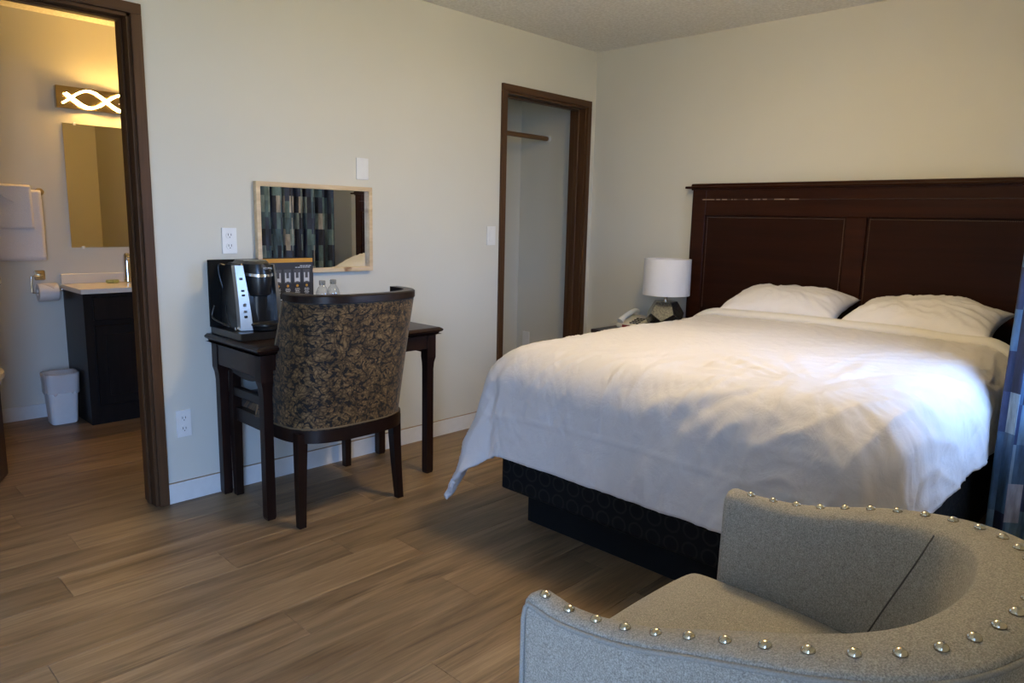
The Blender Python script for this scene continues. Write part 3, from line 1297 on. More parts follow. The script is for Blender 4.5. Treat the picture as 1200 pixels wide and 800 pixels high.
# seat cushion
b = bmn()
so = offset_plan(sp, 0.03)
st_ = so
cyc = [Vector((p[0], p[1], 0)) for p in so]
cen = Vector((-2.395, -0.38, 0))
rings = []
for sc_, z in ((0.99, 0.40), (1.0, 0.43), (0.985, 0.465), (0.90, 0.485), (0.6, 0.50), (0.2, 0.505)):
    rings.append([tuple(cen + (p - cen) * sc_ + Vector((0, 0, z))) for p in cyc])
ring_loft(b, rings)
cush = part('seat_cushion', b, MDAM, ch, smooth=True)
add_uv(cush, lambda c: (c.x, c.y + c.z))
# front legs run up to the arms; arms sweep back to the shell
for sx, x in ((-1, -2.676), (1, -2.094)):
    b = bmn()
    rings = []
    for z, w_, oy in ((0.0, .032, 0), (0.36, .040, 0), (0.42, .042, 0), (0.60, .036, -.008)):
        rings.append([(x + i * w_ / 2, -0.092 + oy + j * w_ / 2, z) for i, j in ((-1, -1), (1, -1), (1, 1), (-1, 1))])
    ring_loft(b, rings)
    part('leg', b, MCHW, ch)
    b = bmn()
    path = smooth_path([(x, -0.085, 0.600), (x - sx * -.004, -0.14, 0.602), (x - sx * .004, -0.22, 0.585), (x - sx * .006, -0.30, 0.588), (x - sx * .006, -0.37, 0.605)], 6)
    rg = []
    for p in path:
        rg.append([(p.x + i * .021, p.y, p.z + j * .017) for i, j in ((-1, -1), (1, -1), (1, 1), (-1, 1))])
    ring_loft(b, rg)
    part('arm', b, MCHW, ch, smooth=True, angle=0.5)
    b = bmn()
    box(b, x - .015, x + .015, -0.36, -0.11, 0.475, 0.515, 0.003)
    part('side_rail', b, MCHW, ch)
for sx, x in ((-1, -2.655), (1, -2.160)):
    b = bmn()
    rings = []
    for k in range(9):
        q_ = k / 8
        z = 0.40 * (1 - q_)
        off = 0.016 * q_ ** 2
        w_ = 0.044 - 0.014 * q_
        cx = x - sx * 0.012 * (1 - q_) + sx * off * 0.2
        cy = -0.605 - off * 1.0
        rings.append([(cx + i * w_ / 2, cy + j * w_ / 2, z) for i, j in ((-1, -1), (1, -1), (1, 1), (-1, 1))])
    ring_loft(b, rings)
    part('leg', b, MCHW, ch, smooth=True, angle=0.5)

# ------------------------------------------------------------------ coffee corner on the desk
tray = thing('coffee_tray', 'black coffee tray with tall instruction board on the desk corner', 'tray', (-2.49, -0.15, 0.75))
b = bmn()
box(b, -2.742, -2.23, -0.318, -0.022, 0.7505, 0.783, 0.006, 2)
part('base', b, MBLK, tray)
b = bmn()
box(b, -2.744, -2.227, -0.030, -0.018, 0.78, 1.078, 0.002)
brd = part('back_board', b, MBLKM, tray)
MORNG = plain('orange_print', (0.62, 0.29, 0.02), 0.5, var=0.02)
MGREYP = plain('dark_grey_print', (0.07, 0.065, 0.065), 0.5)
MWPR = plain('white_print', (0.58, 0.58, 0.58), 0.5)
MBRN = plain('charcoal_print', (0.022, 0.018, 0.017), 0.45)
PX0, PX1 = -2.535, -2.232
b = bmn()
box(b, PX0, PX1, -0.0318, -0.0300, 0.79, 1.076)
card = part('printed_panel', b, MBRN, tray, parent=None, label='printed panel with orange band, four small machine pictures and captions')
b = bmn()
box(b, PX0, PX1, -0.0324, -0.0318, 1.057, 1.076)
part('orange_band', b, MORNG, tray, parent=card)
b = bmn()
tube(b, [(-2.50, -0.0318, 1.052), (-2.50, -0.0327, 1.052)], 0.012, 20)
part('round_emblem', b, MBLK, tray, parent=card)
b = bmn()
for z, xx in ((1.040, -2.300), (1.0325, -2.325)):
    x = xx
    while x < -2.245:
        w_ = random.uniform(.008, .016)
        box(b, x, x + w_, -0.0324, -0.0318, z - .002, z + .002)
        x += w_ + .003
part('heading_print', b, MWPR, tray, parent=card)['kind'] = 'stuff'
for k in range(5):
    cx = -2.466 + k * .0500
    b = bmn()
    box(b, cx - .019, cx + .019, -0.0322, -0.0318, 0.957, 1.024)
    part('picture', b, MGREYP, tray, parent=card)
    b = bmn()
    for bx in ((cx - .014, cx - .0075, 0.963, 1.008), (cx + .0075, cx + .014, 0.963, 1.008), (cx - .0075, cx + .0075, 0.966, 0.982)):
        box(b, bx[0], bx[1], -0.0327, -0.0322, bx[2], bx[3])
    part('machine_print', b, MWPR, tray, parent=card)
    b = bmn()
    tube(b, [(cx, -0.0318, 0.945), (cx, -0.0326, 0.945)], 0.0065, 16)
    part('orange_dot', b, MORNG, tray, parent=card)
    b = bmn()
    for z, hw in ((0.931, .012), (0.925, .013), (0.919, .010), (0.913, .013), (0.907, .009)):
        x = cx - hw
        while x < cx + hw:
            w_ = random.uniform(.004, .009)
            box(b, x, min(x + w_, cx + hw), -0.0323, -0.0318, z - .0016, z + .0016)
            x += w_ + .002
    part('caption_print', b, MWPR, tray, parent=card)['kind'] = 'stuff'
b = bmn()
for z in (0.880, 0.868):
    x = -2.46
    while x < -2.38:
        w_ = random.uniform(.008, .016)
        box(b, x, x + w_, -0.0324, -0.0318, z - .0035, z + .0035)
        x += w_ + .004
part('footer_print', b, MWPR, tray, parent=card)['kind'] = 'stuff'

mk = thing('coffee_maker', 'black and silver single-cup coffee maker on the black tray', 'coffee maker', (-2.60, -0.16, 0.783))
mz = 0.7835
b = bmn()
rings = []
for z, x0, x1, y0, y1 in ((mz, -2.705, -2.505, -0.235, -0.045), (mz + .15, -2.700, -2.510, -0.225, -0.045), (mz + .24, -2.692, -2.518, -0.215, -0.05), (mz + .285, -2.680, -2.530, -0.20, -0.06)):
    rings.append([(x0, y0, z), (x1, y0, z), (x1, y1, z), (x0, y1, z)])
ring_loft(b, rings)
bmesh.ops.bevel(b, geom=b.edges[:], offset=0.008, segments=2, affect='EDGES')
part('body', b, MBLK, mk, smooth=True)
# two silver front columns leaning inwards
for s_, xb, xt in ((-1, -2.684, -2.700), (1, -2.526, -2.540)):
    b = bmn()
    rings = []
    for k in range(9):
        q_ = k / 8
        z = mz + 0.002 + q_ * 0.278
        x = xb + (xt - xb) * q_ ** 1.2
        wv = (0.024 if s_ < 0 else 0.019) - (0.010 if s_ < 0 else 0.011) * q_
        y0 = -0.268 + 0.022 * q_ ** 2 + .006
        rings.append([(x - wv, y0 + (.018 if s_ < 0 else 0), z), (x + wv, y0 + (0 if s_ < 0 else .018), z), (x + wv, y0 + .05, z), (x - wv, y0 + .05, z)])
    ring_loft(b, rings)
    col = part('silver_column', b, MSILV, mk, smooth=True, angle=0.4)
    if s_ < 0:
        for q_, hh in ((.80, .010), (.62, .008), (.55, .008), (.40, .013), (.30, .010), (.22, .010)):
            z = mz + q_ * .28
            x = xb + (xt - xb) * q_ ** 1.2
            b = bmn()
            yb = -0.268 + 0.022 * q_ ** 2 + .006
            box(b, x - .006, x + .006, yb + .0035, yb + .012, z - hh / 2, z + hh / 2, .001)
            part('control_button', b, MBLK if q_ in (.80, .62, .55, .22) else MSILV, mk, parent=col)
    else:
        b = bmn()
        tube(b, [(xb + .004, -0.250, mz + .055), (xb + .004, -0.259, mz + .055)], 0.006, 12)
        part('power_button', b, MCHROME, mk, parent=col)
# brew head: rounded front
b = bmn()
hx0 = -2.604
rings = []
for z, w_, y0 in ((mz + .005, .056, -.235), (mz + .145, .056, -.24), (mz + .150, .060, -.262), (mz + .17, .064, -.268), (mz + .245, .070, -.272), (mz + .285, .064, -.262), (mz + .298, .050, -.24)):
    rg = []
    for k in range(13):
        a_ = PI * k / 12
        rg.append((hx0 - w_ * math.cos(a_), -0.10 + (y0 + .10) * math.sin(a_) ** 0.5, z))
    rings.append(rg)
ring_loft(b, rings)
head = part('brew_head', b, MBLK, mk, smooth=True, angle=0.6)
b = bmn()
rg = []
for k in range(25):
    a_ = PI * k / 24
    cx, cy = hx0 - .0715 * math.cos(a_), -0.10 - .177 * math.sin(a_) ** 0.5
    dz = -0.012 * math.sin(a_)
    rg.append([(cx, cy, mz + .242 + dz), (cx, cy, mz + .254 + dz), (cx * .985 + hx0 * .015, cy + .01, mz + .254 + dz), (cx * .985 + hx0 * .015, cy + .01, mz + .242 + dz)])
ring_loft(b, rg)
part('lid_band', b, MCHROME, mk, parent=head, smooth=True, angle=0.5)
b = bmn()
rings = []
for z, w_, dy in ((mz + .296, .05, 0), (mz + .300, .046, 0.004), (mz + .301, .030, .012)):
    rings.append([(hx0 + w_ * math.cos(2 * PI * k / 24), -0.185 + (w_ * 1.15) * math.sin(2 * PI * k / 24), z) for k in range(24)])
ring_loft(b, rings)
part('lid_cap', b, MSILV, mk, parent=head, smooth=True)
text_mesh('lettering', 'KEURIG', 0.012, MWPR, (hx0 + .012, -0.2765, mz + .268), (1, 0, 0), (0, 0, 1), mk, head)
# drip tray
b = bmn()
lathe(b, [(.050, mz), (.058, mz + .006), (.060, mz + .020), (.064, mz + .024), (.064, mz + .030), (.058, mz + .033)], hx0, -0.262, 32)
part('drip_tray', b, MBLK, mk, smooth=True)
b = bmn()
tube(b, smooth_path([(-2.66, -0.05, mz + .262), (-2.700, -0.044, mz + .275), (-2.705, -0.05, mz + .23), (-2.694, -0.075, mz + .14), (-2.715, -0.13, mz + .06), (-2.735, -0.20, mz + .02), (-2.752, -0.17, mz + .03), (-2.765, -0.10, mz + .05), (-2.755, -0.10, mz + .10)], 8), 0.0035, 8)
cord = part('power_cord', b, MBLK, mk, smooth=True)
b = bmn()
for dx in (0, .011):
    box(b, -2.724 + dx, -2.720 + dx, -0.235, -0.222, mz + .004, mz + .016)
part('plug_prong', b, MCHROME, mk, parent=cord)

# paper cup, water bottles
b = bmn()
lathe(b, [(.024, .7835), (.031, .852), (.033, .855), (.031, .857), (.029, .852), (.0225, .79)], -2.425, -0.085, 24, False)
single('paper_cup', b, plain('beige_paper', (0.60, 0.52, 0.43), 0.8), 'small beige paper cup beside the coffee maker', 'cup', (-2.425, -0.085, .7835), smooth=True)
MLBL = plain('white_blue_label', (0.55, 0.6, 0.75), 0.5)
MLBL2 = plain('deep_blue_label', (0.05, 0.05, 0.25), 0.5)


def bottle(x, y, lab, ml):
    t = thing('water_bottle', lab, 'bottle', (x, y, .7835), 'water bottles behind the desk chair')
    b = bmn()
    lathe(b, [(.024, .7838), (.031, .789), (.031, .82), (.029, .83), (.031, .84), (.031, .915), (.0295, .930), (.023, .947), (.0155, .958), (.0125, .962), (.0125, .970)], x, y, 28)
    part('body', b, MCLEAR, t, smooth=True)
    b = bmn()
    lathe(b, [(.0315, .855), (.0315, .914)], x, y, 28, False)
    part('paper_label', b, ml, t, smooth=True)
    b = bmn()
    lathe(b, [(.0148, .966), (.0148, .984), (.013, .986)], x, y, 20)
    part('cap', b, clear_mat('milky_cap', (0.75, 0.75, 0.75), 0.2), t, smooth=True)


bottle(-2.315, -0.255, 'clear water bottle behind the chair rail, nearer the instruction board', MLBL)
bottle(-2.245, -0.235, 'clear water bottle behind the chair rail, right one of the pair', MLBL2)

# ------------------------------------------------------------------ wall mirror over the desk
wm = thing('wall_mirror', 'rectangular wall mirror in a pale pine frame above the desk', 'mirror', (-2.19, 0, 1.003))
mx0, mx1, mz0, mz1, fw = -2.509, -1.874, 1.003, 1.430, 0.021
for bx in ((mx0, mx1, -0.030, -0.001, mz1 - fw, mz1), (mx0, mx1, -0.030, -0.001, mz0, mz0 + fw), (mx0, mx0 + fw, -0.030, -0.001, mz0 + fw, mz1 - fw), (mx1 - fw, mx1, -0.030, -0.001, mz0 + fw, mz1 - fw)):
    b = bmn()
    box(b, *bx, 0.0015)
    part('frame_rail', b, MPINE, wm)
b = bmn()
box(b, mx0 + .015, mx1 - .015, -0.008, -0.002, mz0 + .015, mz1 - .015)
part('glass', b, MMIR, wm)


# ------------------------------------------------------------------ switches and outlets
def outlet(xc, zc, w, h, label, kind='duplex'):
    t = thing('wall_plate' if kind == 'blank' else ('light_switch' if kind == 'switch' else 'power_outlet'), label, 'switch' if kind == 'switch' else ('cover plate' if kind == 'blank' else 'outlet'), (xc, 0, zc))
    b = bmn()
    box(b, xc - w / 2, xc + w / 2, -0.006, -0.0002, zc - h / 2, zc + h / 2, 0.002, 2)
    part('plate', b, MWPL, t)
    if kind == 'duplex':
        for s_ in (-1, 1):
            b = bmn()
            tube(b, [(xc, -0.005, zc + s_ * .024), (xc, -0.0085, zc + s_ * .024)], 0.0165, 20)
            so_ = part('socket', b, MWPL, t)
            b = bmn()
            box(b, xc - .0075, xc - .0052, -0.0092, -0.0084, zc + s_ * .024 - .002, zc + s_ * .024 + .008)
            box(b, xc + .0052, xc + .0075, -0.0092, -0.0084, zc + s_ * .024 - .002, zc + s_ * .024 + .008)
            box(b, xc - .002, xc + .002, -0.0092, -0.0084, zc + s_ * .024 - .010, zc + s_ * .024 - .006)
            part('slots', b, MSLOT, t, parent=so_)
    elif kind == 'switch':
        b = bmn()
        box(b, xc - .016, xc + .016, -0.010, -0.005, zc - .033, zc + .033, 0.002)
        part('rocker', b, MWPL, t)
    for dz in ((-.04, .04) if kind != 'duplex' else (0,)):
        b = bmn()
        tube(b, [(xc, -0.005, zc + dz), (xc, -0.0068, zc + dz)], 0.003, 8)
        part('screw', b, MWPL, t)
    return t


outlet(-2.631, 1.160, .068, .115, 'white duplex outlet above the coffee maker, left of the pine mirror')
outlet(-2.874, 0.356, .064, .122, 'white duplex outlet low on the wall beside the bathroom doorway')
outlet(-1.916, 1.522, .071, .108, 'blank white cover plate above the right end of the pine mirror', 'blank')
outlet(-0.988, 1.184, .072, .114, 'white rocker light switch beside the closet doorway', 'switch')
b = bmn()
box(b, -0.006, -0.0002, 0.56, 0.632, 0.305, 0.425, 0.002)
single('wall_plate', b, MWPL, 'white cover plate low on the side wall inside the closet', 'cover plate', (0, 0.596, 0.365))

# closet rod
cr = thing('closet_rod', 'round brown wooden hanging rod inside the closet', 'rod', (-0.47, 0.42, 1.874))
b = bmn()
tube(b, [(-0.945, 0.42, 1.874), (-0.012, 0.42, 1.874)], 0.017, 20)
part('pole', b, wood('rod_wood', (0.13, 0.065, 0.025), (0.22, 0.115, 0.05), 'x', 0.4), cr, smooth=True)
for x0, x1 in ((-0.022, -0.0005), (-0.9495, -0.93)):
    b = bmn()
    tube(b, [(x0, 0.42, 1.874), (x1, 0.42, 1.874)], 0.024, 20)
    part('end_socket', b, MWPL, cr, smooth=True)

# ------------------------------------------------------------------ curtain
cu = thing('curtain', 'blue and teal dash-patterned curtain beside the bed, right edge of view', 'curtain', (-0.75, -2.80, 0.03))
n = 260
rings = []
uvs = []
ln = 0
prev = None
xs = np.linspace(-1.13, -0.31, n)
for i, x in enumerate(xs):
    ph = (x + 1.13) / 0.105 * 2 * PI
    yy = -2.800 + 0.050 * math.sin(ph) + 0.016 * math.sin(ph * 0.37 + 1.2)
    xx = x + 0.014 * math.sin(ph * 2)
    rings.append((xx, yy))
for i, p in enumerate(rings):
    if i:
        ln += math.hypot(p[0] - rings[i - 1][0], p[1] - rings[i - 1][1])
    uvs.append(ln)
b = bmn()
uvl = b.loops.layers.uv.new('UVMap')
zz = np.linspace(0.03, 2.22, 14)
g = [[b.verts.new((p[0], p[1] + 0.010 * math.sin(z * 2.2 + i * .02) * (1 - z / 2.22), z)) for z in zz] for i, p in enumerate(rings)]
for i in range(n - 1):
    for k in range(13):
        fc = b.faces.new((g[i][k], g[i + 1][k], g[i + 1][k + 1], g[i][k + 1]))
        for lp, (a_, c_) in zip(fc.loops, ((i, k), (i + 1, k), (i + 1, k + 1), (i, k + 1))):
            lp[uvl].uv = (uvs[a_], zz[c_])
fabric = part('fabric', b, MCUR, cu, smooth=True, angle=None)
md = fabric.modifiers.new('thickness', 'SOLIDIFY')
md.thickness = 0.003
b = bmn()
tube(b, [(-2.22, -2.80, 2.25), (-0.08, -2.80, 2.25)], 0.014, 12)
rod = single('curtain_rod', b, MBLKM, 'black curtain rod above the window, holding the blue curtain', 'curtain rod', (-1.15, -2.80, 2.25), smooth=True)
for x in (-2.18, -0.12):
    b = bmn()
    box(b, x - .01, x + .01, YW, -2.80, 2.238, 2.25)
    part('bracket', b, MBLKM, rod)

# ------------------------------------------------------------------ armchair
ac = thing('armchair', 'grey tweed tub armchair with nailhead trim in the foreground', 'armchair', (-2.975, -2.76, 0))
ACX = -2.975
half = [(.323, -2.503), (.324, -2.525), (.326, -2.56), (.325, -2.62), (.322, -2.69), (.317, -2.76), (.308, -2.83), (.292, -2.90), (.266, -2.96), (.228, -3.008), (.178, -3.042), (.12, -3.064), (.06, -3.076), (.0, -3.08)]
ztop = [.698, .696, .694, .699, .712, .733, .752, .767, .778, .786, .792, .796, .798, .799]
left = [Vector((ACX - h, yy, z)) for (h, yy), z in zip(half, ztop)]
right = [Vector((ACX + h, yy, z)) for (h, yy), z in zip(half, ztop)][::-1]
path = smooth_path(left + right[1:], 4)
NP = len(path)
nor = []
for i, p in enumerate(path):
    t = path[min(i + 1, NP - 1)] - path[max(i - 1, 0)]
    t.z = 0
    t.normalize()
    nor.append(Vector((t.y, -t.x, 0)) * -1 if False else Vector((-t.y, t.x, 0)))
# nor points inward (left of travel along left arm going to -y is +x)
secs = []
OUT = []
for i, p in enumerate(path):
    n_ = nor[i]
    back = max(0, 1 - abs(p.x - ACX) / 0.33) ** 0.8
    back = sstep(-2.78, -3.05, p.y)
    zt = p.z
    dz = .006
    rb = sstep(-2.55, -3.02, p.y)
    oo, ii = .026 + .017 * rb, .033 + .036 * rb
    OUT.append(oo)
    pr = [(-oo + .006, .13), (-oo + .003, .40), (-oo, zt - .06), (-oo, zt - .010), (-oo + .003, zt - .003), (-oo + .008, zt), (-.010, zt + .003), (.010, zt + .002), (ii - .012, zt - .003), (ii - .003, zt - .011), (ii + .001, zt - .028),
          (ii + .004 + .010 * back, zt - .10), (ii + .008 + .026 * back, zt - .20), (ii + .012 + .045 * back, .46), (ii + .012 + .05 * back, .40), (.045, .13)]
    secs.append([tuple(Vector((p.x, p.y, 0)) + n_ * o_ + Vector((0, 0, z))) for o_, z in pr])
# rounded front caps


def squash(sec, p, n_, k, dy):
    c = Vector((p.x, p.y, 0))
    out = []
    for q_ in sec:
        v = Vector(q_)
        o_ = (v - c).dot(n_)
        z = v.z
        out.append(tuple(c + n_ * (o_ * (1 - k * .18)) + Vector((0, dy, z - k * .005 * (1 if z > .5 else 0)))))
    return out


s0, s1 = secs[0], secs[-1]
secs = [squash(s0, path[0], nor[0], 1, .012), squash(s0, path[0], nor[0], .45, .008)] + secs + [squash(s1, path[-1], nor[-1], .45, .008), squash(s1, path[-1], nor[-1], 1, .012)]
b = bmn()
ring_loft(b, secs)
part('wraparound_back', b, MTWEED, ac, smooth=True, angle=0.9)
# welt along the outer top edge and down the front edges
b = bmn()
wp = [Vector((p.x, p.y, p.z - .009)) - nor[i] * (OUT[i] + .0005) for i, p in enumerate(path)]
wl = [Vector((wp[0].x, wp[0].y + .010, z)) for z in (.14, .35, .55, .66)] + [Vector((wp[0].x, wp[0].y + .006, wp[0].z - .008))] + wp + [Vector((wp[-1].x, wp[-1].y + .006, wp[-1].z - .008))] + [Vector((wp[-1].x, wp[-1].y + .010, z)) for z in (.66, .55, .35, .14)]
tube(b, wl, 0.0042, 6)
part('welt', b, MPIPE, ac, smooth=True, angle=None)
# seams between arm panels and back panel
for side in (-1, 1):
    b = bmn()
    idx = min(range(NP), key=lambda i: abs(path[i].y + 2.945) + (0 if (path[i].x - ACX) * side > 0 else 9))
    sec = secs[idx + 2]
    pts = []
    for k in range(9, 15):
        v = Vector(sec[k])
        dwn = (k - 9) / 6
        pts.append(v + nor[idx] * .0008 + Vector((0, 0.10 * dwn ** 1.3, 0)) * 0)
    pts = smooth_path(pts, 4)
    # let the seam run forward as it goes down
    out = []
    for q_ in pts:
        dwn = max(0, min(1, (path[idx].z - q_.z) / 0.36))
        j = idx + (-1 if side < 0 else 1) * int(round(dwn * 9))
        j = max(0, min(NP - 1, j))
        s2 = secs[j + 2]
        best = None
        for k in range(7, 14):
            z0, z1 = s2[k][2], s2[k + 1][2]
            if (z0 >= q_.z >= z1):
                w_ = (z0 - q_.z) / max(z0 - z1, 1e-6)
                best = Vector(s2[k]).lerp(Vector(s2[k + 1]), w_)
        if best is not None:
            out.append(best + nor[j] * 0.0003)
    if len(out) > 3:
        tube(b, smooth_path(out[::7] + [out[-1]], 6), 0.0016, 5)
        part('seam', b, MSEAM, ac, smooth=True)
# seat
b = bmn()
rings = []
pl = [(ACX - .272, -2.455), (ACX - .274, -2.60), (ACX - .268, -2.75), (ACX - .235, -2.88), (ACX - .15, -2.95), (ACX, -2.965), (ACX + .15, -2.95), (ACX + .235, -2.88), (ACX + .268, -2.75), (ACX + .274, -2.60), (ACX + .272, -2.455), (ACX + .262, -2.437), (ACX + .13, -2.428), (ACX, -2.426), (ACX - .13, -2.428), (ACX - .262, -2.437)]
cen = Vector((ACX, -2.66, 0))
for k, z in ((0.965, .33), (1.0, .345), (1.0, .480), (0.985, .502), (0.95, .514), (0.80, .524), (0.5, .531), (0.15, .534)):
    rings.append([tuple(cen + (Vector((x, yy, 0)) - cen) * k + Vector((0, 0, z))) for x, yy in pl])
ring_loft(b, rings)
seat = part('seat_cushion', b, MTWEED, ac, smooth=True, angle=None)
md = seat.modifiers.new('round', 'SUBSURF')
md.levels = md.render_levels = 2
b = bmn()
box(b, ACX - .285, ACX + .285, -2.92, -2.46, .14, .345, .01, 2)
part('seat_base', b, MTWEED, ac)
for sx in (-1, 1):
    for yy in (-2.50, -2.98):
        b = bmn()
        frustum(b, (ACX + sx * (.27 if yy > -2.6 else .17), yy, 0), (.03, .03), (ACX + sx * (.265 if yy > -2.6 else .165), yy, .145), (.045, .045), .003)
        part('leg', b, MCHW, ac)
# nailheads
b = bmn()
lathe(b, [(.0088, 0), (.0087, .0018), (.0078, .0040), (.0060, .0060), (.0038, .0073), (.0012, .0079)], 0, 0, 18)
nail_me = mesh_from('nailhead', b, MNAIL, (0, 0, 0), True, None)
acc = 0.0
nxt = 0.012
last = path[0]
for i in range(1, NP):
    seg = (path[i] - path[i - 1]).length
    while acc + seg >= nxt:
        k = (nxt - acc) / seg
        p = path[i - 1].lerp(path[i], k)
        o = bpy.data.objects.new('nailhead', nail_me)
        C.objects.link(o)
        o.parent = ac
        o.location = Vector((p.x, p.y, p.z + .0028)) - nor[i] * 0.001 - ac.location
        slope_v = (path[i] - path[i - 1]).normalized()
        up = nor[i].cross(slope_v)
        if up.z < 0:
            up = -up
        o.rotation_euler = up.to_track_quat('Z', 'Y').to_euler()
        nxt += 0.0505
    acc += seg

# ------------------------------------------------------------------ bathroom
va = thing('bathroom_vanity', 'black bathroom vanity cabinet with cream counter beside the waste bin', 'vanity', (-2.43, 1.735, 0))
VX0, VX1 = -2.822, -2.045
MVAN = wood('black_stained_vanity', (0.007, 0.0058, 0.0056), (0.014, 0.0115, 0.011), 'z', 0.38, 0.0, spec=0.22)
b = bmn()
box(b, VX0, VX1, 1.535, 1.938, 0.0, 0.797, 0.002)
part('cabinet', b, MVAN, va)
for x0, x1 in ((-2.775, -2.445), (-2.42, -2.09)):
    b = bmn()
    box(b, x0, x1, 1.517, 1.535, 0.115, 0.605, 0.004)
    dr = part('door', b, MVAN, va)
    for bx in ((x0 + .055, x1 - .055, 0.17, 0.176), (x0 + .055, x1 - .055, 0.544, 0.55), (x0 + .055, x0 + .061, 0.17, 0.55), (x1 - .061, x1 - .055, 0.17, 0.55)):
        b = bmn()
        box(b, bx[0], bx[1], 1.513, 1.518, bx[2], bx[3], 0.0015)
        part('panel_moulding', b, MVAN, va, parent=dr)
b = bmn()
box(b, -2.775, -2.09, 1.517, 1.535, 0.635, 0.775, 0.004)
part('false_drawer', b, MVAN, va)
MCTR = plain('cream_cultured_marble', (0.78, 0.74, 0.66), 0.25, var=0.03, scale=8)
b = bmn()
box(b, VX0 - .014, -2.041, 1.512, 1.938, 0.797, 0.826, 0.005, 2)
part('counter', b, MCTR, va)
b = bmn()
box(b, VX0 - .008, -2.041, 1.918, 1.9385, 0.826, 0.888, 0.003)
part('backsplash', b, MCTR, va)
b = bmn()
lathe(b, [(.19, .8265), (.17, .8275), (.16, .827)], -2.33, 1.70, 32, True, (1, .75, 2))
part('basin_rim', b, MCTR, va, smooth=True)
b = bmn()
fxx, fyy = -2.465, 1.855
box(b, fxx - .03, fxx + .12, fyy - .025, fyy + .025, .8262, .835, .003)
fau = part('faucet', b, MCHROME, va, label='chrome faucet')
b = bmn()
lathe(b, [(.027, .835), (.025, .90), (.024, .97), (.021, 1.0), (.012, 1.015)], fxx, fyy, 20)
part('faucet_post', b, MCHROME, va, parent=fau, smooth=True)
b = bmn()
tube(b, smooth_path([(fxx, fyy, .96), (fxx, fyy - .05, .985), (fxx, fyy - .11, .97), (fxx, fyy - .13, .94)], 5), .011, 12)
part('spout', b, MCHROME, va, parent=fau, smooth=True)

b = bmn()
lathe(b, [(.9, .8268), (1.0, .831), (1.0, .842), (.88, .846)], -2.556, 1.865, 28, True, (.038, .022, 3))
single('soap_bar', b, plain('green_wrapper', (0.34, 0.36, 0.12), 0.4, var=0.35, scale=60), 'small green wrapped soap on the vanity counter', 'soap', (-2.556, 1.865, .8265), smooth=True)

# waste bin with liner
wb = thing('waste_bin', 'white plastic waste bin with clear liner beside the black vanity', 'bin', (-2.925, 1.735, 0))
b = bmn()
lathe(b, [(.072, .0), (.078, .01), (.094, .285), (.098, .29), (.098, .30), (.092, .30), (.088, .28), (.072, .02)], -2.925, 1.735, 40, False, (0.93, .80, 4.5))
bmesh.ops.holes_fill(b, edges=[e_ for e_ in b.edges if e_.is_boundary], sides=60)
part('body', b, MWPL, wb, smooth=True, angle=0.6)
b = bmn()
rings = []
n = 60
for rr, z, wv in ((.0875, .22, 0), (.097, .19, .007), (.0985, .25, .004), (.1015, .292, .002), (.102, .306, .003), (.099, .313, .004), (.089, .305, .004), (.080, .25, .008), (.07, .16, .01)):
    rg = []
    for k in range(n):
        th = 2 * PI * k / n
        c_, s_ = math.cos(th), math.sin(th)
        e_ = 2 / 4.5
        w_ = wv * noise.noise(Vector((c_ * 6, s_ * 6, z * 20)))
        rg.append((-2.925 + .93 * (rr + w_) * math.copysign(abs(c_) ** e_, c_), 1.735 + (rr + w_) * .80 * math.copysign(abs(s_) ** e_, s_), z + (3.0 if z < .2 else 1.5) * w_))
    rings.append(rg)
ring_loft(b, rings[1:], True, False)
n_ = N('bin_liner')
tr = n_.new('ShaderNodeBsdfTransparent')
df = n_.new('ShaderNodeBsdfPrincipled')
df.inputs['Base Color'].default_value = (.8, .8, .8, 1)
df.inputs['Roughness'].default_value = .25
mxs = n_.new('ShaderNodeMixShader')
mxs.inputs[0].default_value = .45
n_.link(tr.outputs[0], mxs.inputs[1])
n_.link(df.outputs[0], mxs.inputs[2])
n_.link(mxs.outputs[0], n_.t.nodes['Material Output'].inputs['Surface'])
part('liner', b, n_.m, wb, smooth=True, angle=None, label='translucent plastic liner folded over the rim')

# toilet paper holder and roll
tp = thing('toilet_paper_holder', 'brassy chrome toilet paper holder on the bathroom wall', 'holder', (-2.93, YB, .88))
b = bmn()
box(b, -2.968, -2.912, YB - .012, YB - .0002, .855, .915, .010, 2)
part('wall_plate', b, MBRASS, tp, smooth=True)
b = bmn()
tube(b, [(-2.94, YB - .01, .885), (-2.94, YB - .065, .885)], .012, 12)
part('post', b, MBRASS, tp, smooth=True)
b = bmn()
yy = YB - .062
tube(b, smooth_path([(-2.94, yy, .885), (-2.985, yy, .884), (-2.998, yy, .872), (-2.998, yy, .80), (-2.994, yy, .785), (-2.97, yy, .782), (-2.93, yy, .782), (-2.85, yy, .790), (-2.838, yy, .80)], 5), .0042, 10)
part('wire_arm', b, MCHROME, tp, smooth=True)
tr_ = thing('toilet_paper_roll', 'white toilet paper roll with folded pointed end on the brassy holder', 'toilet paper', (-2.915, YB - .062, .785))
b = bmn()
n = 36
pr = [(.0195, -2.970), (.052, -2.970), (.054, -2.967), (.054, -2.869), (.052, -2.866), (.0195, -2.866)]
rings = [[(x, yy + rr * math.cos(2 * PI * k / n), .785 + rr * math.sin(2 * PI * k / n)) for k in range(n)] for rr, x in pr]
rings.append(rings[0])
ring_loft(b, rings, True, False)
bmesh.ops.remove_doubles(b, verts=b.verts[:], dist=1e-5)
part('roll', b, MPAPER, tr_, smooth=True, angle=0.6)
b = bmn()
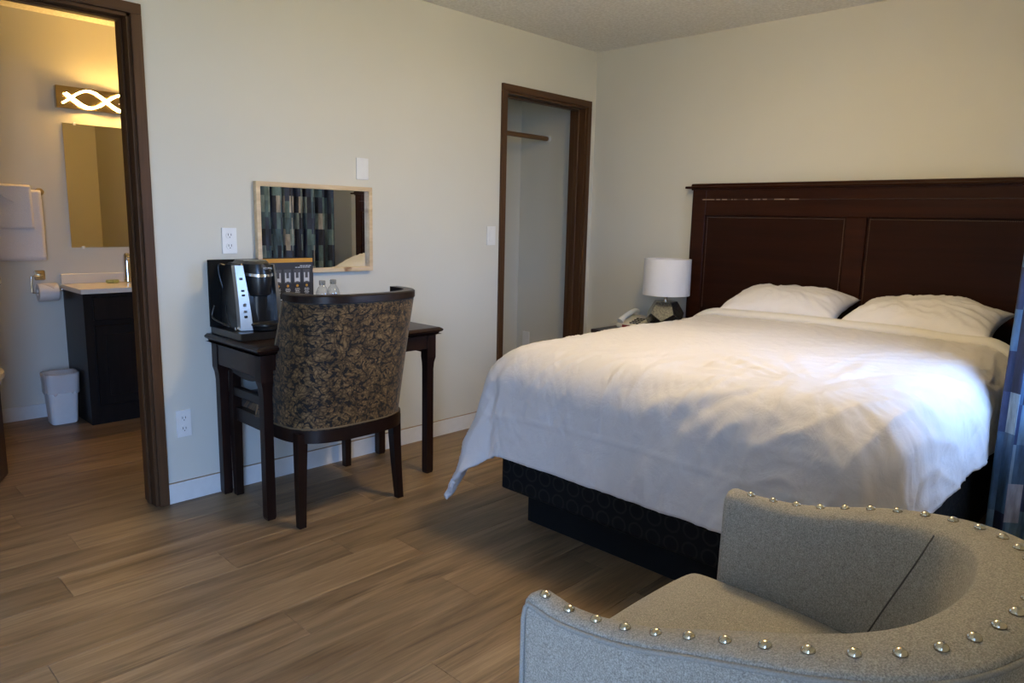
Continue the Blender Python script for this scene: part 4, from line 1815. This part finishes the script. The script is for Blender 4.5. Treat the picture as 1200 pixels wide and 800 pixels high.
# folded triangle wrapped on the upper front of the roll
g = []
for k in range(9):
    th = math.radians(95 + k * 7.5)
    fr_ = k / 8
    x0 = -2.968 + (.075) * fr_
    x1 = -2.868 - (.027) * fr_
    for rr in (.0548,):
        g.append(((x0, yy - rr * -math.cos(th), .785 + rr * math.sin(th)), (x1, yy - rr * -math.cos(th), .785 + rr * math.sin(th))))
vv = [(b.verts.new(a_), b.verts.new(c_)) for a_, c_ in g]
for p, q_ in zip(vv, vv[1:]):
    b.faces.new((p[0], p[1], q_[1], q_[0]))
o = part('folded_end', b, plain('warm_lit_tissue', (0.78, 0.70, 0.58), 0.9, var=.02), tr_, smooth=True, angle=None)  # cream tint paints in the warm vanity light falling on the fold
md = o.modifiers.new('thickness', 'SOLIDIFY')
md.thickness = 0.002

# towel bar, towels
tb = thing('towel_bar', 'brassy chrome towel bar on the bathroom wall under the white towels', 'towel bar', (-3.2, YB, 1.385))
b = bmn()
tube(b, [(-3.50, YB - .06, 1.385), (-2.905, YB - .06, 1.385)], .008, 12)
part('bar', b, MBRASS, tb, smooth=True)
for x in (-3.49, -2.905):
    b = bmn()
    tube(b, [(x, YB - .0005, 1.385), (x, YB - .012, 1.385), (x, YB - .013, 1.385), (x, YB - .07, 1.385)], [.024, .022, .010, .010], 14)
    part('post', b, MBRASS, tb, smooth=True)


def towel(name, label, x0, x1, zbot, ztop_, rad, thick, loc, yoff, seed):
    b = bmn()
    sec = []
    y0 = YB - .06
    for q_ in np.linspace(zbot + .04, ztop_, 8)[:-1]:
        sec.append((y0 + rad, q_))
    for k in range(9):
        a_ = PI * k / 8
        sec.append((y0 + rad * math.cos(a_), ztop_ + rad * math.sin(a_) * .8))
    for q_ in np.linspace(ztop_, zbot, 14)[1:]:
        sec.append((y0 - rad - yoff * (ztop_ - q_), q_))
    nx = 22
    grid = []
    for i in range(nx + 1):
        x = x0 + (x1 - x0) * i / nx
        grid.append([b.verts.new((x - .02 * max(0, (ztop_ - z)) * 0 + .004 * noise.noise(Vector((x * 9, z * 4, seed))), yy_ + .004 * noise.noise(Vector((x * 7, z * 5, seed + 4))), z + .003 * noise.noise(Vector((x * 6, 1, seed))))) for yy_, z in sec])
    for i in range(nx):
        for k in range(len(sec) - 1):
            b.faces.new((grid[i][k], grid[i + 1][k], grid[i + 1][k + 1], grid[i][k + 1]))
    o = single(name, b, MTOW, label, 'towel', loc, smooth=True, angle=None, group='towels on the bathroom bar')
    md = o.modifiers.new('thickness', 'SOLIDIFY')
    md.thickness = thick
    md.offset = 0
    return o


towel('bath_towel', 'large white bath towel hanging on the bathroom bar', -3.42, -2.914, .978, 1.375, .016, .011, (-3.17, YB - .06, 1.38), .03, 1.0)
ht = towel('hand_towel', 'smaller white hand towel folded over the large bath towel', -3.32, -2.965, 1.165, 1.392, .031, .011, (-3.14, YB - .06, 1.39), .02, 6.0)
b = bmn()
yt = YB - .06 - .053
tri = [(-3.20, yt, 1.412), (-2.972, yt, 1.408), (-3.062, yt - .004, 1.318)]
ring_loft(b, [[tuple(Vector(p) + Vector((0, -.006, 0))) for p in tri], [tuple(Vector(p) + Vector((0, .006, 0))) for p in tri]])
part('folded_flap', b, MTOW, ht, label='pointed triangular fold at the top of the towel')

# bathroom mirror
bmi = thing('bathroom_mirror', 'frameless mirror with small clips above the bathroom counter', 'mirror', (-2.42, YB, 1.05))
b = bmn()
box(b, -2.756, -2.09, YB - .008, YB - .002, 1.051, 1.804)
part('glass', b, MMIR, bmi)
for x in (-2.69, -2.17):
    for z in (1.051, 1.804):
        b = bmn()
        box(b, x - .008, x + .008, YB - .013, YB - .001, z - .009, z + .009, .002)
        part('clip', b, MCLEAR if False else MWPL, bmi)

# vanity light
vl = thing('vanity_light', 'wall light of intertwined glowing wave tubes above the bathroom mirror', 'wall light', (-2.43, YB, 1.95))
b = bmn()
box(b, -2.786, -2.08, YB - .042, YB - .0005, 1.888, 2.018, .003)
part('back_plate', b, plain('satin_nickel_plate', (0.50, 0.42, 0.32), 0.16, 1.0, var=.03), vl)
MTUBE = emit('warm_led_tube', (1.0, 0.58, 0.15), VANITY_LIGHT)
zc = 1.952
for ph, yo, x0 in ((PI, -.068, -2.737), (0.0, -.060, -2.752)):
    b = bmn()
    pts = []
    for k in range(61):
        x = x0 + (-2.11 - x0) * k / 60
        a_ = (x + 2.609) / .39 * 2 * PI + ph + PI / 2
        pts.append((x, YB + yo + .008 * math.cos(a_ * .5), zc + .050 * math.sin(a_)))
    tube(b, pts, .0052, 8)
    part('wave_tube', b, MTUBE, vl, smooth=True, angle=None)
b = bmn()
for x in (-2.70, -2.43, -2.14):
    tube(b, [(x, YB - .042, zc), (x, YB - .062, zc)], .005, 8)
part('standoff', b, MCHROME, vl)

# toilet
to = thing('toilet', 'toilet with cream seat at the left edge of the bathroom', 'toilet', (-3.46, 1.5, 0))
MPORC = plain('cream_porcelain', (0.78, 0.72, 0.62), 0.15, var=.02)
b = bmn()
lathe(b, [(.55, 0), (.60, .03), (.55, .14), (.70, .26), (.98, .37), (1.0, .395)], -3.46, 1.43, 40, True, (.185, .25, 2.3))
part('bowl', b, MPORC, to, smooth=True)
b = bmn()
lathe(b, [(1.0, .396), (1.05, .402), (1.06, .415), (1.05, .428), (.95, .436), (.4, .440)], -3.46, 1.43, 40, True, (.185, .25, 2.3))
part('lid', b, MPORC, to, smooth=True)
b = bmn()
box(b, -3.65, -3.27, 1.70, 1.93, .38, .74, .03, 3)
part('tank', b, MPORC, to, smooth=True)
b = bmn()
box(b, -3.66, -3.26, 1.69, 1.933, .74, .775, .012, 2)
part('tank_lid', b, MPORC, to, smooth=True)

# unseen ceiling light, placed and hung low to warm walls, bed and ceiling
cl = thing('unseen_ceiling_light', 'unseen round warm glass bowl light hanging from the ceiling', 'ceiling light', (-1.75, -1.85, H))
LX, LY = -1.75, -1.85
b = bmn()
lathe(b, [(.07, H - .0005), (.072, H - .012), (.06, H - .02), (.010, H - .024), (.010, H - .16)], LX, LY, 28)
part('canopy_stem', b, MBRASS, cl, smooth=True)
b = bmn()
lathe(b, [(.020, H - .15), (.15, H - .15), (.165, H - .16), (.16, H - .185), (.13, H - .215), (.08, H - .235), (.03, H - .243), (.005, H - .244)], LX, LY, 36)
part('glass_bowl', b, emit('warm_bowl', (1.0, 0.75, 0.38), CEIL_LIGHT), cl, smooth=True)
